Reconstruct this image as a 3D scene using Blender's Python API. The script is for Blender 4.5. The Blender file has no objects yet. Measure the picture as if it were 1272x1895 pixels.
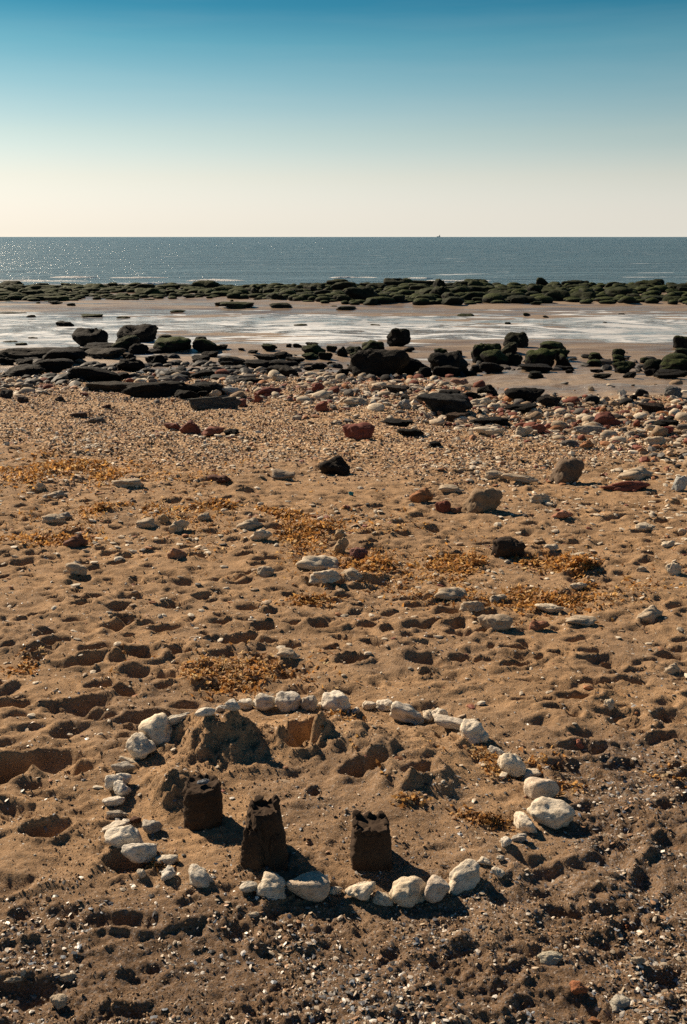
import bpy, bmesh, math, random
import numpy as np
from mathutils import Vector, Matrix, Euler

R = math.radians
random.seed(7)
rng = np.random.default_rng(7)
scene = bpy.context.scene
COL = scene.collection

# ------------------------------------------------------------------ camera
CAM_H, PITCH, LENS = 1.6, R(15.45), 35.0
cam_d = bpy.data.cameras.new('camera')
cam_d.lens = LENS
cam_d.sensor_fit = 'VERTICAL'
cam_d.sensor_height = 36.0
cam_d.sensor_width = 24.0
cam_d.clip_start = 0.05
cam_d.clip_end = 60000
cam = bpy.data.objects.new('camera', cam_d)
cam.location = (0, 0, CAM_H)
cam.rotation_euler = (R(90) - PITCH, 0, 0)
COL.objects.link(cam)
scene.camera = cam

# ------------------------------------------------------------------ light
SUN_AZ, SUN_EL = R(-45), R(32.5)          # sun ahead of the camera, to the left
sdir = Vector((math.sin(SUN_AZ) * math.cos(SUN_EL), math.cos(SUN_AZ) * math.cos(SUN_EL), math.sin(SUN_EL)))
sun_d = bpy.data.lights.new('sun', 'SUN')
sun_d.energy = 5.0
sun_d.angle = R(0.53)
sun_d.color = (1.0, 0.82, 0.61)
sun = bpy.data.objects.new('sun', sun_d)
sun.rotation_euler = (-sdir).to_track_quat('-Z', 'Y').to_euler()
sun.location = sdir * 40
COL.objects.link(sun)

world = bpy.data.worlds.new('World')
scene.world = world
world.use_nodes = True
wn, wl = world.node_tree.nodes, world.node_tree.links
wn.clear()
sky = wn.new('ShaderNodeTexSky')
sky.sky_type = 'NISHITA'
sky.sun_disc = False
sky.sun_elevation = SUN_EL
sky.sun_rotation = SUN_AZ
sky.air_density = 1.0
sky.dust_density = 0.3
sky.ozone_density = 1.0
tc = wn.new('ShaderNodeTexCoord')
sep = wn.new('ShaderNodeSeparateXYZ')
wl.new(tc.outputs['Generated'], sep.inputs[0])
ramp = wn.new('ShaderNodeValToRGB')       # the evening-film tint of the clear sky, by height above the horizon
cr = ramp.color_ramp
cr.elements[0].position = 0.0
cr.elements[0].color = (0.732, 0.782, 1, 1)
cr.elements[1].position = 1.0
cr.elements[1].color = (0.035, 0.13, 0.20, 1)
for p, c in [(0.005, (0.64, 0.69, 0.89)), (0.0205, (0.64, 0.645, 0.80)), (0.0535, (0.635, 0.59, 0.61)), (0.092, (0.545, 0.555, 0.525)), (0.138, (0.345, 0.485, 0.47)), (0.169, (0.195, 0.415, 0.42)), (0.2, (0.070, 0.30, 0.345)), (0.32, (0.042, 0.20, 0.28))]:
    e = cr.elements.new(p)
    e.color = (*c, 1)
wl.new(sep.outputs['Z'], ramp.inputs[0])
mul = wn.new('ShaderNodeMix')
mul.data_type = 'RGBA'
mul.blend_type = 'MULTIPLY'
mul.inputs['Factor'].default_value = 1.0
wl.new(sky.outputs[0], mul.inputs['A'])
wl.new(ramp.outputs[0], mul.inputs['B'])
bg = wn.new('ShaderNodeBackground')
bg.inputs['Strength'].default_value = 0.10
hz_f = wn.new('ShaderNodeValToRGB')        # pale sea haze low down, even all round
hz_f.color_ramp.elements[0].position = 0.0
hz_f.color_ramp.elements[0].color = (.66, .66, .66, 1)
hz_f.color_ramp.elements[1].position = 0.08
hz_f.color_ramp.elements[1].color = (0, 0, 0, 1)
wl.new(sep.outputs['Z'], hz_f.inputs[0])
hmix = wn.new('ShaderNodeMix')
hmix.data_type = 'RGBA'
wl.new(hz_f.outputs[0], hmix.inputs['Factor'])
wl.new(mul.outputs['Result'], hmix.inputs['A'])
hmix.inputs['B'].default_value = (5.15, 4.95, 4.50, 1)
cmap = wn.new('ShaderNodeMapping')
cmap.inputs['Scale'].default_value = (2.2, 2.2, 26)
wl.new(tc.outputs['Generated'], cmap.inputs['Vector'])
cno = wn.new('ShaderNodeTexNoise')
cno.inputs['Scale'].default_value = 2.4
cno.inputs['Detail'].default_value = 6
wl.new(cmap.outputs[0], cno.inputs['Vector'])
crp = wn.new('ShaderNodeValToRGB')
crp.color_ramp.elements[0].position = .45
crp.color_ramp.elements[0].color = (0, 0, 0, 1)
crp.color_ramp.elements[1].position = .8
crp.color_ramp.elements[1].color = (.035, .035, .035, 1)
wl.new(cno.outputs['Fac'], crp.inputs[0])
cmix = wn.new('ShaderNodeMix')
cmix.data_type = 'RGBA'
wl.new(crp.outputs[0], cmix.inputs['Factor'])
wl.new(hmix.outputs['Result'], cmix.inputs['A'])
cmix.inputs['B'].default_value = (5.5, 5.3, 4.9, 1)
wl.new(cmix.outputs['Result'], bg.inputs[0])
wo = wn.new('ShaderNodeOutputWorld')
wl.new(bg.outputs[0], wo.inputs[0])

vs = scene.view_settings
vs.view_transform = 'Standard'
vs.look = 'None'
vs.exposure = 0.58
vs.gamma = 1.0
vs.use_curve_mapping = False
scene.cycles.max_bounces = 5
scene.cycles.diffuse_bounces = 1
scene.cycles.use_denoising = False
scene.cycles.sample_clamp_indirect = 4.0

# ------------------------------------------------------------------ numpy noise
def h2(ix, iy, s):
    h = (ix.astype(np.int64) * 374761393 + iy.astype(np.int64) * 668265263 + s * 974634777) & 0xFFFFFFFF
    h = ((h ^ (h >> 13)) * 1274126177) & 0xFFFFFFFF
    h = ((h ^ (h >> 16)) * 2246822519) & 0xFFFFFFFF
    return ((h ^ (h >> 15)) & 0xFFFFFF) / float(0x1000000)

def perlin(x, y, s):
    x = np.asarray(x, float); y = np.asarray(y, float)
    ix, iy = np.floor(x), np.floor(y)
    fx, fy = x - ix, y - iy
    u, v = fx * fx * fx * (fx * (fx * 6 - 15) + 10), fy * fy * fy * (fy * (fy * 6 - 15) + 10)
    def g(dx, dy):
        a = h2(ix + dx, iy + dy, s) * 6.2831853
        return np.cos(a) * (fx - dx) + np.sin(a) * (fy - dy)
    a = g(0, 0) * (1 - u) + g(1, 0) * u
    b = g(0, 1) * (1 - u) + g(1, 1) * u
    return (a * (1 - v) + b * v) * 1.5

def fbm(x, y, s, o=4, gain=0.5):
    t, a = 0, 1.0
    for i in range(o):
        t = t + perlin(x * 2 ** i + 17.3 * i, y * 2 ** i - 9.1 * i, s + i) * a
        a *= gain
    return t

def sstep(a, b, x):
    t = np.clip((x - a) / (b - a), 0, 1)
    return t * t * (3 - 2 * t)

def dimples(x, y, cell, s, rmin, rmax, dep, prob, flat=1.0):
    cx, cy = np.floor(x / cell), np.floor(y / cell)
    out = np.zeros_like(x)
    for i in (-1, 0, 1):
        for j in (-1, 0, 1):
            gx, gy = cx + i, cy + j
            on = h2(gx, gy, s) < prob
            px = (gx + h2(gx, gy, s + 1)) * cell
            py = (gy + h2(gx, gy, s + 2)) * cell
            r = rmin + (rmax - rmin) * h2(gx, gy, s + 3) ** 1.5
            an = (h2(gx, gy, s + 4) - .5) * 1.1
            asp = 0.38 + 0.34 * h2(gx, gy, s + 5)
            dx, dy = x - px, y - py
            c, n = np.cos(an), np.sin(an)
            q = ((dx * c + dy * n) ** 2 + ((dy * c - dx * n) / asp) ** 2) / (r * r)
            d = np.where(q < 1, (1 - np.minimum(q, 1) ** flat) ** 2, 0)
            rim = 0.22 * np.exp(-((np.sqrt(q) - 1.15) / 0.28) ** 2)
            out += np.where(on, dep * (r / rmax) * (rim - d) * (0.5 + h2(gx, gy, s + 6)), 0)
    return out

# ------------------------------------------------------------------ terrain profile
PY = np.array([-8, 3, 6, 10, 14, 18, 20, 21, 23.4, 24.2, 26.2, 28, 37, 40, 42.5, 48, 56, 62, 70, 80, 130.])
PZ = np.array([.02, 0, -.08, -.28, -.52, -.79, -.95, -1.01, -1.035, -1.03, -1.205, -1.235, -1.252, -1.22, -1.20, -1.28, -1.37, -1.44, -1.58, -1.8, -3.5])
_d = (PZ[1:] - PZ[:-1]) / (PY[1:] - PY[:-1])
_m = np.concatenate([[_d[0]], np.where(_d[1:] * _d[:-1] > 0, 2 * _d[1:] * _d[:-1] / (_d[1:] + _d[:-1] - 1e-12), 0), [_d[-1]]])
def prof(y):
    y = np.clip(y, PY[0], PY[-1])
    i = np.clip(np.searchsorted(PY, y) - 1, 0, len(PY) - 2)
    h = PY[i + 1] - PY[i]
    t = (y - PY[i]) / h
    return ((2 * t**3 - 3 * t**2 + 1) * PZ[i] + (t**3 - 2 * t**2 + t) * h * _m[i] + (3 * t**2 - 2 * t**3) * PZ[i + 1] + (t**3 - t**2) * h * _m[i + 1])

F = LENS / 36.0 * 1895
def ray(px, py):
    X, Y = (px - 636.0) / F, (947.5 - py) / F
    return np.array([X, math.cos(PITCH) + Y * math.sin(PITCH), -math.sin(PITCH) + Y * math.cos(PITCH)])

def cast(px, py, fn, dz=0.0):
    d = ray(px, py)
    t = np.geomspace(1.2, 150, 900)
    k = int(np.argmax(CAM_H + d[2] * t < prof(d[1] * t) + dz))
    t = np.linspace(t[max(k - 25, 0)], t[min(k + 25, 899)], 160)
    x, y, z = d[0] * t, d[1] * t, CAM_H + d[2] * t
    g = fn(x, y) + dz
    k = max(int(np.argmax(z < g)), 1)
    a, b = z[k - 1] - g[k - 1], z[k] - g[k]
    f = a / (a - b)
    tt = t[k - 1] + (t[k] - t[k - 1]) * f
    return d[0] * tt, d[1] * tt, tt            # tt is the depth along the optical axis

def at0(px, py):
    return cast(px, py, lambda x, y: prof(y))

# hand-placed hollows and heaps: (px, py, half width m along x, half depth m along y, height m, turn deg, sharpness)
FEAT = []
def feat(px, py, a, b, h, ang=0, sharp=1.0):
    x, y, _ = at0(px, py)
    if h < 0: a, b, h = a * .74, b * .66, h * ((.80 if px < 860 else .55) if py < 1600 else .45)
    FEAT.append((x, y, a, b, h, R(ang), min(sharp, 1.6)))
feat(420, 1394, .125, .105, .098, 12, .85)
feat(375, 1385, .16, .11, .040, 0, 1.0)        # heap inside the ring
feat(350, 1378, .10, .08, .03, 20, .9)
feat(325, 1472, .080, .075, .085, 0, .8)         # pointed heap behind the round castle
feat(580, 1362, .055, .125, -.14, -35, 2.0)     # slot dug inside the ring
feat(560, 1395, .065, .055, -.11, 10, 2.0)
feat(650, 1385, .16, .11, .030, 0, 1.2)
feat(660, 1436, .05, .05, -.06, 10, 1.6)
feat(700, 1434, .05, .05, -.06, -10, 1.6)
feat(660, 1385, .22, .13, .045, 0, 1.0)
for k in range(46):
    feat(random.uniform(520, 880), random.uniform(1345, 1480), random.uniform(.02, .05), random.uniform(.018, .035), random.uniform(.008, .020) * random.choice((1, 1, -1.6)), random.uniform(-30, 30), 1.3)
feat(820, 1420, .18, .10, .025, 0, 1.0)
feat(770, 1452, .06, .05, -.05, 0, 1.6)
feat(775, 1462, .11, .07, .050, 0, .8)
feat(700, 1415, .15, .06, .025, 0, 1.0)
feat(440, 1187, .12, .075, -.075, 0, 2.2)      # dug hole behind the ring
feat(236, 1606, .070, .055, -.075, 0, 2.0)
feat(235, 1292, .05, .035, -.04, 0, 2.0)
feat(303, 1273, .045, .035, -.04, 0, 2.0)
feat(150, 1306, .13, .075, -.06, 10, 1.8)
feat(20, 1305, .09, .05, -.05, 0, 1.8)
feat(60, 1412, .20, .07, -.07, 14, 1.8)
feat(10, 1428, .10, .09, -.06, 0, 1.8)
feat(130, 1425, .10, .04, -.04, 0, 1.8)
feat(35, 1505, .09, .05, -.045, -25, 1.8)
feat(85, 1540, .07, .045, -.05, 0, 1.8)
feat(20, 1640, .08, .05, -.05, 0, 1.8)
feat(120, 1700, .06, .04, -.045, 0, 1.8)
feat(60, 1690, .05, .035, -.04, 0, 1.8)
feat(230, 1715, .12, .035, -.05, -4, 1.8)
feat(60, 1840, .11, .05, -.045, 0, 1.5)
feat(800, 1700, .12, .07, -.035, -20, 1.5)
feat(700, 1690, .08, .05, -.02, 0, 1.5)
feat(690, 1770, .10, .035, -.03, 0, 1.8)
feat(820, 1790, .10, .03, -.03, 0, 1.8)
feat(545, 1760, .10, .05, .018, 0, 1.0)
feat(1080, 1385, .09, .055, -.06, 0, 2.0)
feat(1075, 1360, .05, .03, -.03, 0, 2.0)
for px, py, w in ((1085, 1268, .06), (1115, 1272, .05), (1142, 1268, .06), (1172, 1268, .06), (1115, 1222, .10), (1140, 1232, .12), (1130, 1322, .09),
                  (1165, 1338, .08), (1245, 1330, .09), (1245, 1365, .08), (1060, 1425, .09), (1175, 1412, .05), (1010, 1300, .05), (1025, 1320, .05),
                  (968, 1300, .05), (655, 1225, .06), (500, 1222, .06), (610, 1200, .06), (790, 1250, .05), (90, 1180, .08), (220, 1160, .08), (330, 1210, .08)):
    feat(px, py, w, w * .55, -.030 - w * .22, random.uniform(-15, 15), 1.9)
for px, py, a, b, h, an in ((980, 1600, .10, .05, -.045, -20), (1040, 1615, .12, .05, -.05, 10), (1120, 1600, .09, .05, -.045, 0), (1000, 1660, .10, .06, -.035, 20),
                            (1110, 1690, .14, .04, -.04, 0), (1170, 1720, .05, .10, -.04, -40), (1120, 1780, .06, .10, -.04, -45), (1195, 1630, .05, .09, -.045, -30),
                            (1255, 1820, .09, .06, -.05, 0), (1040, 1855, .08, .05, -.04, 0), (1160, 1850, .10, .05, -.03, 0), (930, 1650, .05, .09, -.04, 35),
                            (1130, 1540, .13, .04, -.03, 0), (900, 1800, .12, .035, -.03, 0), (880, 1760, .06, .03, -.03, 0), (1255, 1560, .06, .05, -.04, 0)):
    feat(px, py, a, b, h, an, 1.7)
feat(497, 1605, .16, .12, .022, 0, 1.2)

# small sand walls raked round the ring stones give it its low bank
RINGC = at0(628, 1470)

def height_near(x, y, fine):
    """trampled sand, footprints, dug hollows (the first 13 m)"""
    z = np.zeros_like(x)
    near = 1 - sstep(9.0, 13.0, y)
    wx = x + perlin(x * 9, y * 9, 301) * .022 + perlin(x * 24, y * 24, 303) * .008
    wy = y + perlin(x * 9 + 40, y * 9, 305) * .022 + perlin(x * 24, y * 24 + 9, 307) * .008
    lf = sstep(.6, -.2, x / np.maximum(y, 1) * 3) * sstep(2.9, 3.4, y) * (1 - sstep(6.0, 7.2, y))
    tr = near * (0.35 + .4 * lf + (0.65 - .4 * lf) * sstep(-.15, .35, fbm(x * .8, y * .8, 11, 2) + .35 * sstep(3.0, 4.2, y) - .25 * sstep(5.5, 8, y) + .25 * sstep(.2, -1.2, x)))
    ring = np.exp(-(((x - RINGC[0]) / .66) ** 2 + ((y - RINGC[1]) / .55) ** 2) ** 2)
    tr = tr * (1 - .80 * ring)
    big = (.22 + .78 * sstep(2.3, 3.8, y)) * (1 - .35 * sstep(.2, .9, x))
    tr = tr * (.55 + .45 * sstep(2.2, 3.2, y))
    z += tr * (big * dimples(wx, wy, .23, 41, .05, .11, .040, .45, 1.1) + (.75 + .45 * sstep(2.8, 3.6, y)) * dimples(wx + 3.1, wy, .13, 51, .035, .085, .040, .80)
               + dimples(wx, wy + 1.7, .07, 61, .02, .045, .014, .5))
    z += near * (fbm(x * 2.0, y * 2.6, 21, 3) * .012)
    z += near * (1 - np.abs(perlin(wx * 4.5, wy * 8, 23))) * .012 * sstep(.2, .5, perlin(x * .9, y * .9, 24) + .25)
    z += near * (1 - .7 * ring) * np.tanh(fbm(wx * 2.6, wy * 6.5, 401, 4, .6) * 7) * .0055 * sstep(-.3, .3, perlin(x * 1.3, y * 1.3, 409))
    z += near * np.tanh(fbm(wx * 7, wy * 15, 411, 3, .6) * 6) * .0018
    rough = .45 + .9 * sstep(2.6, 1.95, y) + .45 * sstep(.45, .85, x) * sstep(3.4, 2.6, y)
    rough = rough * (.5 + .85 * sstep(-.25, .45, fbm(x * 2.7, y * 3.4, 431, 3)))
    z += near * rough * (1 - .5 * ring) * (fbm(wx * 7, wy * 11, 65, 3, .6) * .0065)
    if fine:
        nz = 1 - sstep(5, 8, y)
        z += nz * rough * (fbm(x * 20, y * 26, 71, 3, .65) * .0058 + fbm(x * 75, y * 75, 75, 2) * .0024)
    for fx, fy, a, b, h, an, sh in FEAT:
        k = 3 * max(a, b)
        m = (np.abs(x - fx) < k) & (np.abs(y - fy) < k)
        if not m.any():
            continue
        xm, ym = wx[m], wy[m]
        dx, dy = xm - fx, ym - fy
        wa = .35 if h < 0 else .14
        wob = 1 + wa * perlin(xm * 14, ym * 14, 81) + wa * .6 * perlin(xm * 40, ym * 40, 83)
        c, s = math.cos(an), math.sin(an)
        q = np.maximum((((dx * c + dy * s) / a) ** 2 + ((dy * c - dx * s) / b) ** 2) * wob, 0)
        ex = np.exp(-np.minimum(q, 30) ** sh)
        z[m] += h * ex
        if h > .03:
            z[m] += h * .16 * fbm(xm * 18, ym * 18, 421, 4, .7) * np.minimum(ex * 2, 1)
        if h < -.02:
            z[m] += -h * .25 * np.exp(-((np.sqrt(q) - 1.45) / .35) ** 2)
    return z

def height(x, y, fine=True):
    x = np.asarray(x, float); y = np.asarray(y, float)
    z = prof(y)
    m = (y > 3) & (y < 23)
    if m.any():
        a, b = x[m], y[m]
        z[m] += fbm(a * .35, b * .35, 5, 3) * .05 * sstep(3, 9, b) * (1 - sstep(16, 20, b))
        z[m] += sstep(9, 12, b) * (1 - sstep(20, 23, b)) * (fbm(a * 1.2, b * 1.2, 91, 3) * .035 + fbm(a * 5, b * 5, 93, 2) * .012)
    m = y > 20
    if m.any():
        a, b = x[m], y[m]
        # foreshore: gentle bars and runnels, long across the beach
        fo = sstep(20.5, 24, b)
        z[m] += fo * (fbm(a * .11 + b * .05, b * .34, 31, 5, .68) * .050 + fbm(a * .9, b * 1.9, 37, 3) * .010 + fbm(a * .22 - b * .06, b * 1.05, 39, 3, .6) * .036)
        cy = 31.5 + perlin(a * .06, a * 0, 77) * 3.0 + a * .10
        z[m] -= sstep(24.2, 26, b) * (1 - sstep(40, 43, b)) * np.exp(-((b - cy) / 5.0) ** 2) * .036
        z[m] += np.exp(-((a - 2.6) / 4.2) ** 2 - ((b - 25.2) / 1.8) ** 2) * .03 + np.exp(-((a - 9) / 5) ** 2 - ((b - 25.8) / 2.2) ** 2) * .04
    m = (y < 13) & (np.abs(x) < .75 * np.maximum(y, .9) + 1)
    if m.any():
        z[m] += height_near(x[m], y[m], fine)
    return z

def beach_edge(x, y):
    """distance at which the stones give way to wet sand: nearer on the right"""
    return 17.6 - 5.2 * sstep(.02, .20, x / np.maximum(y, 1)) + .5 * fbm(x * .5, y * .3, 113, 3)

def belt_near(x, y):
    q = x / np.maximum(y, 1)
    return 13.2 - 2.0 * sstep(-.12, .0, q) - 2.4 * sstep(.02, .2, q) + .8 * fbm(x * .5, y * .5, 117, 2)

def hz(x, y):
    return float(height(np.array([x]), np.array([y]))[0])

def at(px, py, dz=0.0):
    return cast(px, py, lambda x, y: height(x, y, False), dz)

# ------------------------------------------------------------------ helpers
def tag(o, label=None, cat=None, group=None, kind=None):
    if label: o['label'] = label
    if cat: o['category'] = cat
    if group: o['group'] = group
    if kind: o['kind'] = kind
    return o

def np_mesh(name, V, Fc, smooth=True):
    me = bpy.data.meshes.new(name)
    V = np.asarray(V, np.float32); Fc = np.asarray(Fc, np.int32)
    k = Fc.shape[1]
    me.vertices.add(len(V)); me.vertices.foreach_set('co', V.ravel())
    me.loops.add(Fc.size); me.loops.foreach_set('vertex_index', Fc.ravel())
    me.polygons.add(len(Fc)); me.polygons.foreach_set('loop_start', np.arange(0, Fc.size, k, dtype=np.int32))
    me.polygons.foreach_set('use_smooth', np.full(len(Fc), smooth))
    me.update(calc_edges=True)
    return me

def attr(me, name, val):
    a = me.attributes.new(name, 'FLOAT', 'POINT')
    a.data.foreach_set('value', np.asarray(val, np.float32))

def colattr(me, C3):
    a = me.attributes.new('col', 'FLOAT_COLOR', 'POINT')
    C4 = np.ones((len(C3), 4), np.float32); C4[:, :3] = C3
    a.data.foreach_set('color', C4.ravel())

def link(name, me, m=None, parent=None):
    o = bpy.data.objects.new(name, me)
    COL.objects.link(o)
    if m is not None and len(me.materials) == 0:
        me.materials.append(m)
    if parent: o.parent = parent
    return o

# ------------------------------------------------------------------ materials
class NT:
    def __init__(s, name):
        s.m = bpy.data.materials.new(name); s.m.use_nodes = True
        s.n, s.l = s.m.node_tree.nodes, s.m.node_tree.links
        s.b = s.n['Principled BSDF']
        s.tc = s.n.new('ShaderNodeTexCoord')
    def set(s, node, inp, v):
        i = node.inputs[inp]
        if hasattr(v, 'is_output'): s.l.new(v, i)
        else: i.default_value = v
    def noise(s, scale, det=4, rough=.55, co='Object', mapping=None, dist=0):
        n = s.n.new('ShaderNodeTexNoise')
        src = s.tc.outputs[co]
        if mapping:
            mp = s.n.new('ShaderNodeMapping'); mp.inputs['Scale'].default_value = mapping
            s.l.new(src, mp.inputs['Vector']); src = mp.outputs[0]
        s.l.new(src, n.inputs['Vector'])
        n.inputs['Scale'].default_value = scale; n.inputs['Detail'].default_value = det
        n.inputs['Roughness'].default_value = rough; n.inputs['Distortion'].default_value = dist
        return n.outputs['Fac']
    def vor(s, scale, out='Distance', co='Object'):
        n = s.n.new('ShaderNodeTexVoronoi'); n.inputs['Scale'].default_value = scale
        s.l.new(s.tc.outputs[co], n.inputs['Vector'])
        return n.outputs[out]
    def ramp(s, f, stops, interp='LINEAR'):
        r = s.n.new('ShaderNodeValToRGB'); e = r.color_ramp.elements; r.color_ramp.interpolation = interp
        for i, (p, c) in enumerate(stops):
            el = e[i] if i < 2 else e.new(p)
            el.position = p; el.color = (*c, 1) if hasattr(c, '__len__') else (c, c, c, 1)
        s.l.new(f, r.inputs[0])
        return r.outputs[0]
    def mix(s, f, a, b, mode='MIX'):
        n = s.n.new('ShaderNodeMix'); n.data_type = 'RGBA'; n.blend_type = mode
        s.set(n, 'Factor', f)
        for k, v in (('A', a), ('B', b)):
            s.set(n, k, v if hasattr(v, 'is_output') else (*v, 1))
        return n.outputs['Result']
    def math(s, op, a, b=0.0):
        n = s.n.new('ShaderNodeMath'); n.operation = op
        s.set(n, 0, a); s.set(n, 1, b)
        return n.outputs[0]
    def attr(s, name, out='Fac'):
        n = s.n.new('ShaderNodeAttribute'); n.attribute_name = name
        return n.outputs[out]
    def bump(s, h, strength, dist, prev=None):
        n = s.n.new('ShaderNodeBump'); n.inputs['Strength'].default_value = strength; n.inputs['Distance'].default_value = dist
        s.l.new(h, n.inputs['Height'])
        if prev: s.l.new(prev, n.inputs['Normal'])
        return n.outputs[0]
    def out(s, col, rough, nrm=None, **kw):
        s.set(s.b, 'Base Color', col if hasattr(col, 'is_output') else (*col, 1))
        s.set(s.b, 'Roughness', rough)
        if nrm: s.l.new(nrm, s.b.inputs['Normal'])
        for k, v in kw.items(): s.set(s.b, k.replace('_', ' '), v)
        return s.m

def mat_ground():
    t = NT('beach_sand')
    sand = t.ramp(t.noise(2.2, 6, .6), [(.3, (.325, .198, .104)), (.7, (.500, .312, .166))])
    sand = t.mix(t.ramp(t.noise(260, 3, .7), [(.35, 0), (.75, .5)]), sand, (.44, .29, .165))
    sand = t.mix(t.ramp(t.noise(190, 2, .6), [(.30, .6), (.44, 0)]), sand, (.06, .042, .03))
    sand = t.mix(t.ramp(t.noise(7, 5, .7), [(.40, .55), (.56, 0)]), sand, (.20, .128, .074))
    sand = t.mix(t.ramp(t.noise(.9, 4, .6), [(.45, 0), (.7, .5)]), sand, (.27, .185, .118))
    sand = t.mix(t.ramp(t.noise(330, 1, .5), [(.68, 0), (.74, .8)]), sand, (.62, .52, .40))
    sand = t.mix(t.ramp(t.noise(140, 2, .5), [(.27, .8), (.36, 0)]), sand, (.045, .032, .024))
    vd, vc = t.vor(105), t.vor(105, 'Color')
    near_dot = t.ramp(vd, [(.16, 1), (.26, 0)])
    sand = t.mix(t.math('MULTIPLY', near_dot, t.ramp(vc, [(.70, 0), (.74, .8)])), sand, (.60, .51, .40))
    sand = t.mix(t.math('MULTIPLY', near_dot, t.ramp(vc, [(.22, .8), (.27, 0)])), sand, (.04, .03, .024))
    # gritty, shelly sand
    cell = t.vor(210, 'Color')
    shell = t.ramp(cell, [(.0, (.05, .04, .035)), (.30, (.16, .105, .065)), (.62, (.26, .18, .12)), (.84, (.20, .19, .19)), (.95, (.62, .55, .47))])
    sand = t.mix(t.math('MULTIPLY', t.attr('grit'), .75), sand, shell)
    sand = t.mix(t.math('MULTIPLY', t.attr('fore_dark'), .8), sand, t.mix(1.0, sand, (.70, .67, .65), 'MULTIPLY'))  # darker sand tone at the front and right
    # coarse shingle
    c2 = t.vor(34, 'Color')
    sh = t.ramp(c2, [(.0, (.07, .045, .03)), (.25, (.28, .16, .08)), (.55, (.44, .285, .16)), (.8, (.60, .45, .30)), (.95, (.36, .15, .075))])
    sand = t.mix(t.math('MULTIPLY', t.attr('shingle'), .9), sand, sh)
    wet = t.attr('wet')
    wn_ = t.noise(.5, 5, .6, mapping=(.25, 1.2, 1))
    ws = t.ramp(wn_, [(.3, (.21, .150, .100)), (.7, (.29, .21, .14))])
    col = t.mix(wet, sand, ws)
    ro = t.ramp(wn_, [(.40, .22), (.62, .60)])
    ro = t.mix(wet, (.93, .93, .93), ro)
    b = t.bump(t.noise(90, 5, .7), .8, .008)
    b = t.bump(t.noise(300, 3, .6), .7, .004, b)
    b = t.bump(t.math('MULTIPLY', t.vor(34), t.attr('shingle')), .9, .02, b)
    t.set(t.b, 'Specular IOR Level', t.ramp(wet, [(0, .15), (1, .5)]))
    return t.out(col, ro, b)

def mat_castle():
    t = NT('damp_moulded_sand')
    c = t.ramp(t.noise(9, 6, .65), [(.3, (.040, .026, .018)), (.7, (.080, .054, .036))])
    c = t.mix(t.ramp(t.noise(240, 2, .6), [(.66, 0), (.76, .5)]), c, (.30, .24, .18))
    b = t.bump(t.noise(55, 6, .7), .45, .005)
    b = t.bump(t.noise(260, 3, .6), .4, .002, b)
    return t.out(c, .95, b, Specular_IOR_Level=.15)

def mat_stone(name, rough=.85, dirt=.6, pit=True):
    t = NT(name)
    oi = t.n.new('ShaderNodeObjectInfo')
    base = oi.outputs['Color']
    d = t.mix(1.0, base, (.62, .52, .42), 'MULTIPLY')
    c = t.mix(t.ramp(t.noise(3.5, 5, .65, 'Object'), [(.42, 0), (.66, dirt)]), base, d)
    d2 = t.mix(1.0, base, (.36, .35, .33), 'MULTIPLY')
    c = t.mix(t.ramp(t.noise(9, 4, .7, 'Object', dist=.6), [(.58, 0), (.70, .75)]), c, d2)
    c = t.mix(t.ramp(t.noise(40, 3, .6), [(.3, .35), (.6, 0)]), c, d)
    pits = t.ramp(t.noise(7, 5, .7, 'Object', dist=1.2), [(.60, 0), (.68, 1)])
    c = t.mix(t.math('MULTIPLY', pits, .55), c, t.mix(1.0, base, (.22, .19, .16), 'MULTIPLY'))
    b = t.bump(t.math('MULTIPLY', pits, -1.0), .6, .004)
    b = t.bump(t.noise(5, 6, .62), .9, .008, b)
    b = t.bump(t.noise(22, 4, .6), .5, .0015, b)
    return t.out(c, rough, b, Specular_IOR_Level=.25)

def mat_boulder():
    t = NT('weedy_boulder')
    oi = t.n.new('ShaderNodeObjectInfo')
    base = oi.outputs['Color']
    geo = t.n.new('ShaderNodeNewGeometry')
    sp = t.n.new('ShaderNodeSeparateXYZ'); t.l.new(geo.outputs['Normal'], sp.inputs[0])
    n1 = t.noise(5, 6, .7)
    g = t.ramp(t.math('ADD', sp.outputs['Z'], t.math('MULTIPLY', t.math('SUBTRACT', n1, .5), 1.3)), [(.25, 0), (.75, 1)])
    g = t.math('MULTIPLY', g, oi.outputs['Alpha'])
    gc = t.ramp(t.noise(14, 4, .6), [(.3, (.018, .026, .007)), (.7, (.080, .100, .026))])
    dk = t.mix(1.0, base, (.5, .5, .5), 'MULTIPLY')
    c = t.mix(t.ramp(t.noise(7, 5, .6), [(.35, 0), (.65, 1)]), dk, base)
    c = t.mix(g, c, gc)
    c = t.mix(t.math('MULTIPLY', t.ramp(t.noise(55, 2, .5), [(.64, 0), (.72, .5)]), t.ramp(n1, [(.45, 0), (.6, 1)])), c, (.16, .15, .13))
    b = t.bump(t.noise(5, 7, .7), 1.0, .05)
    b = t.bump(t.noise(30, 4, .7), .8, .012, b)
    return t.out(c, .8, b, Specular_IOR_Level=.12)

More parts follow.
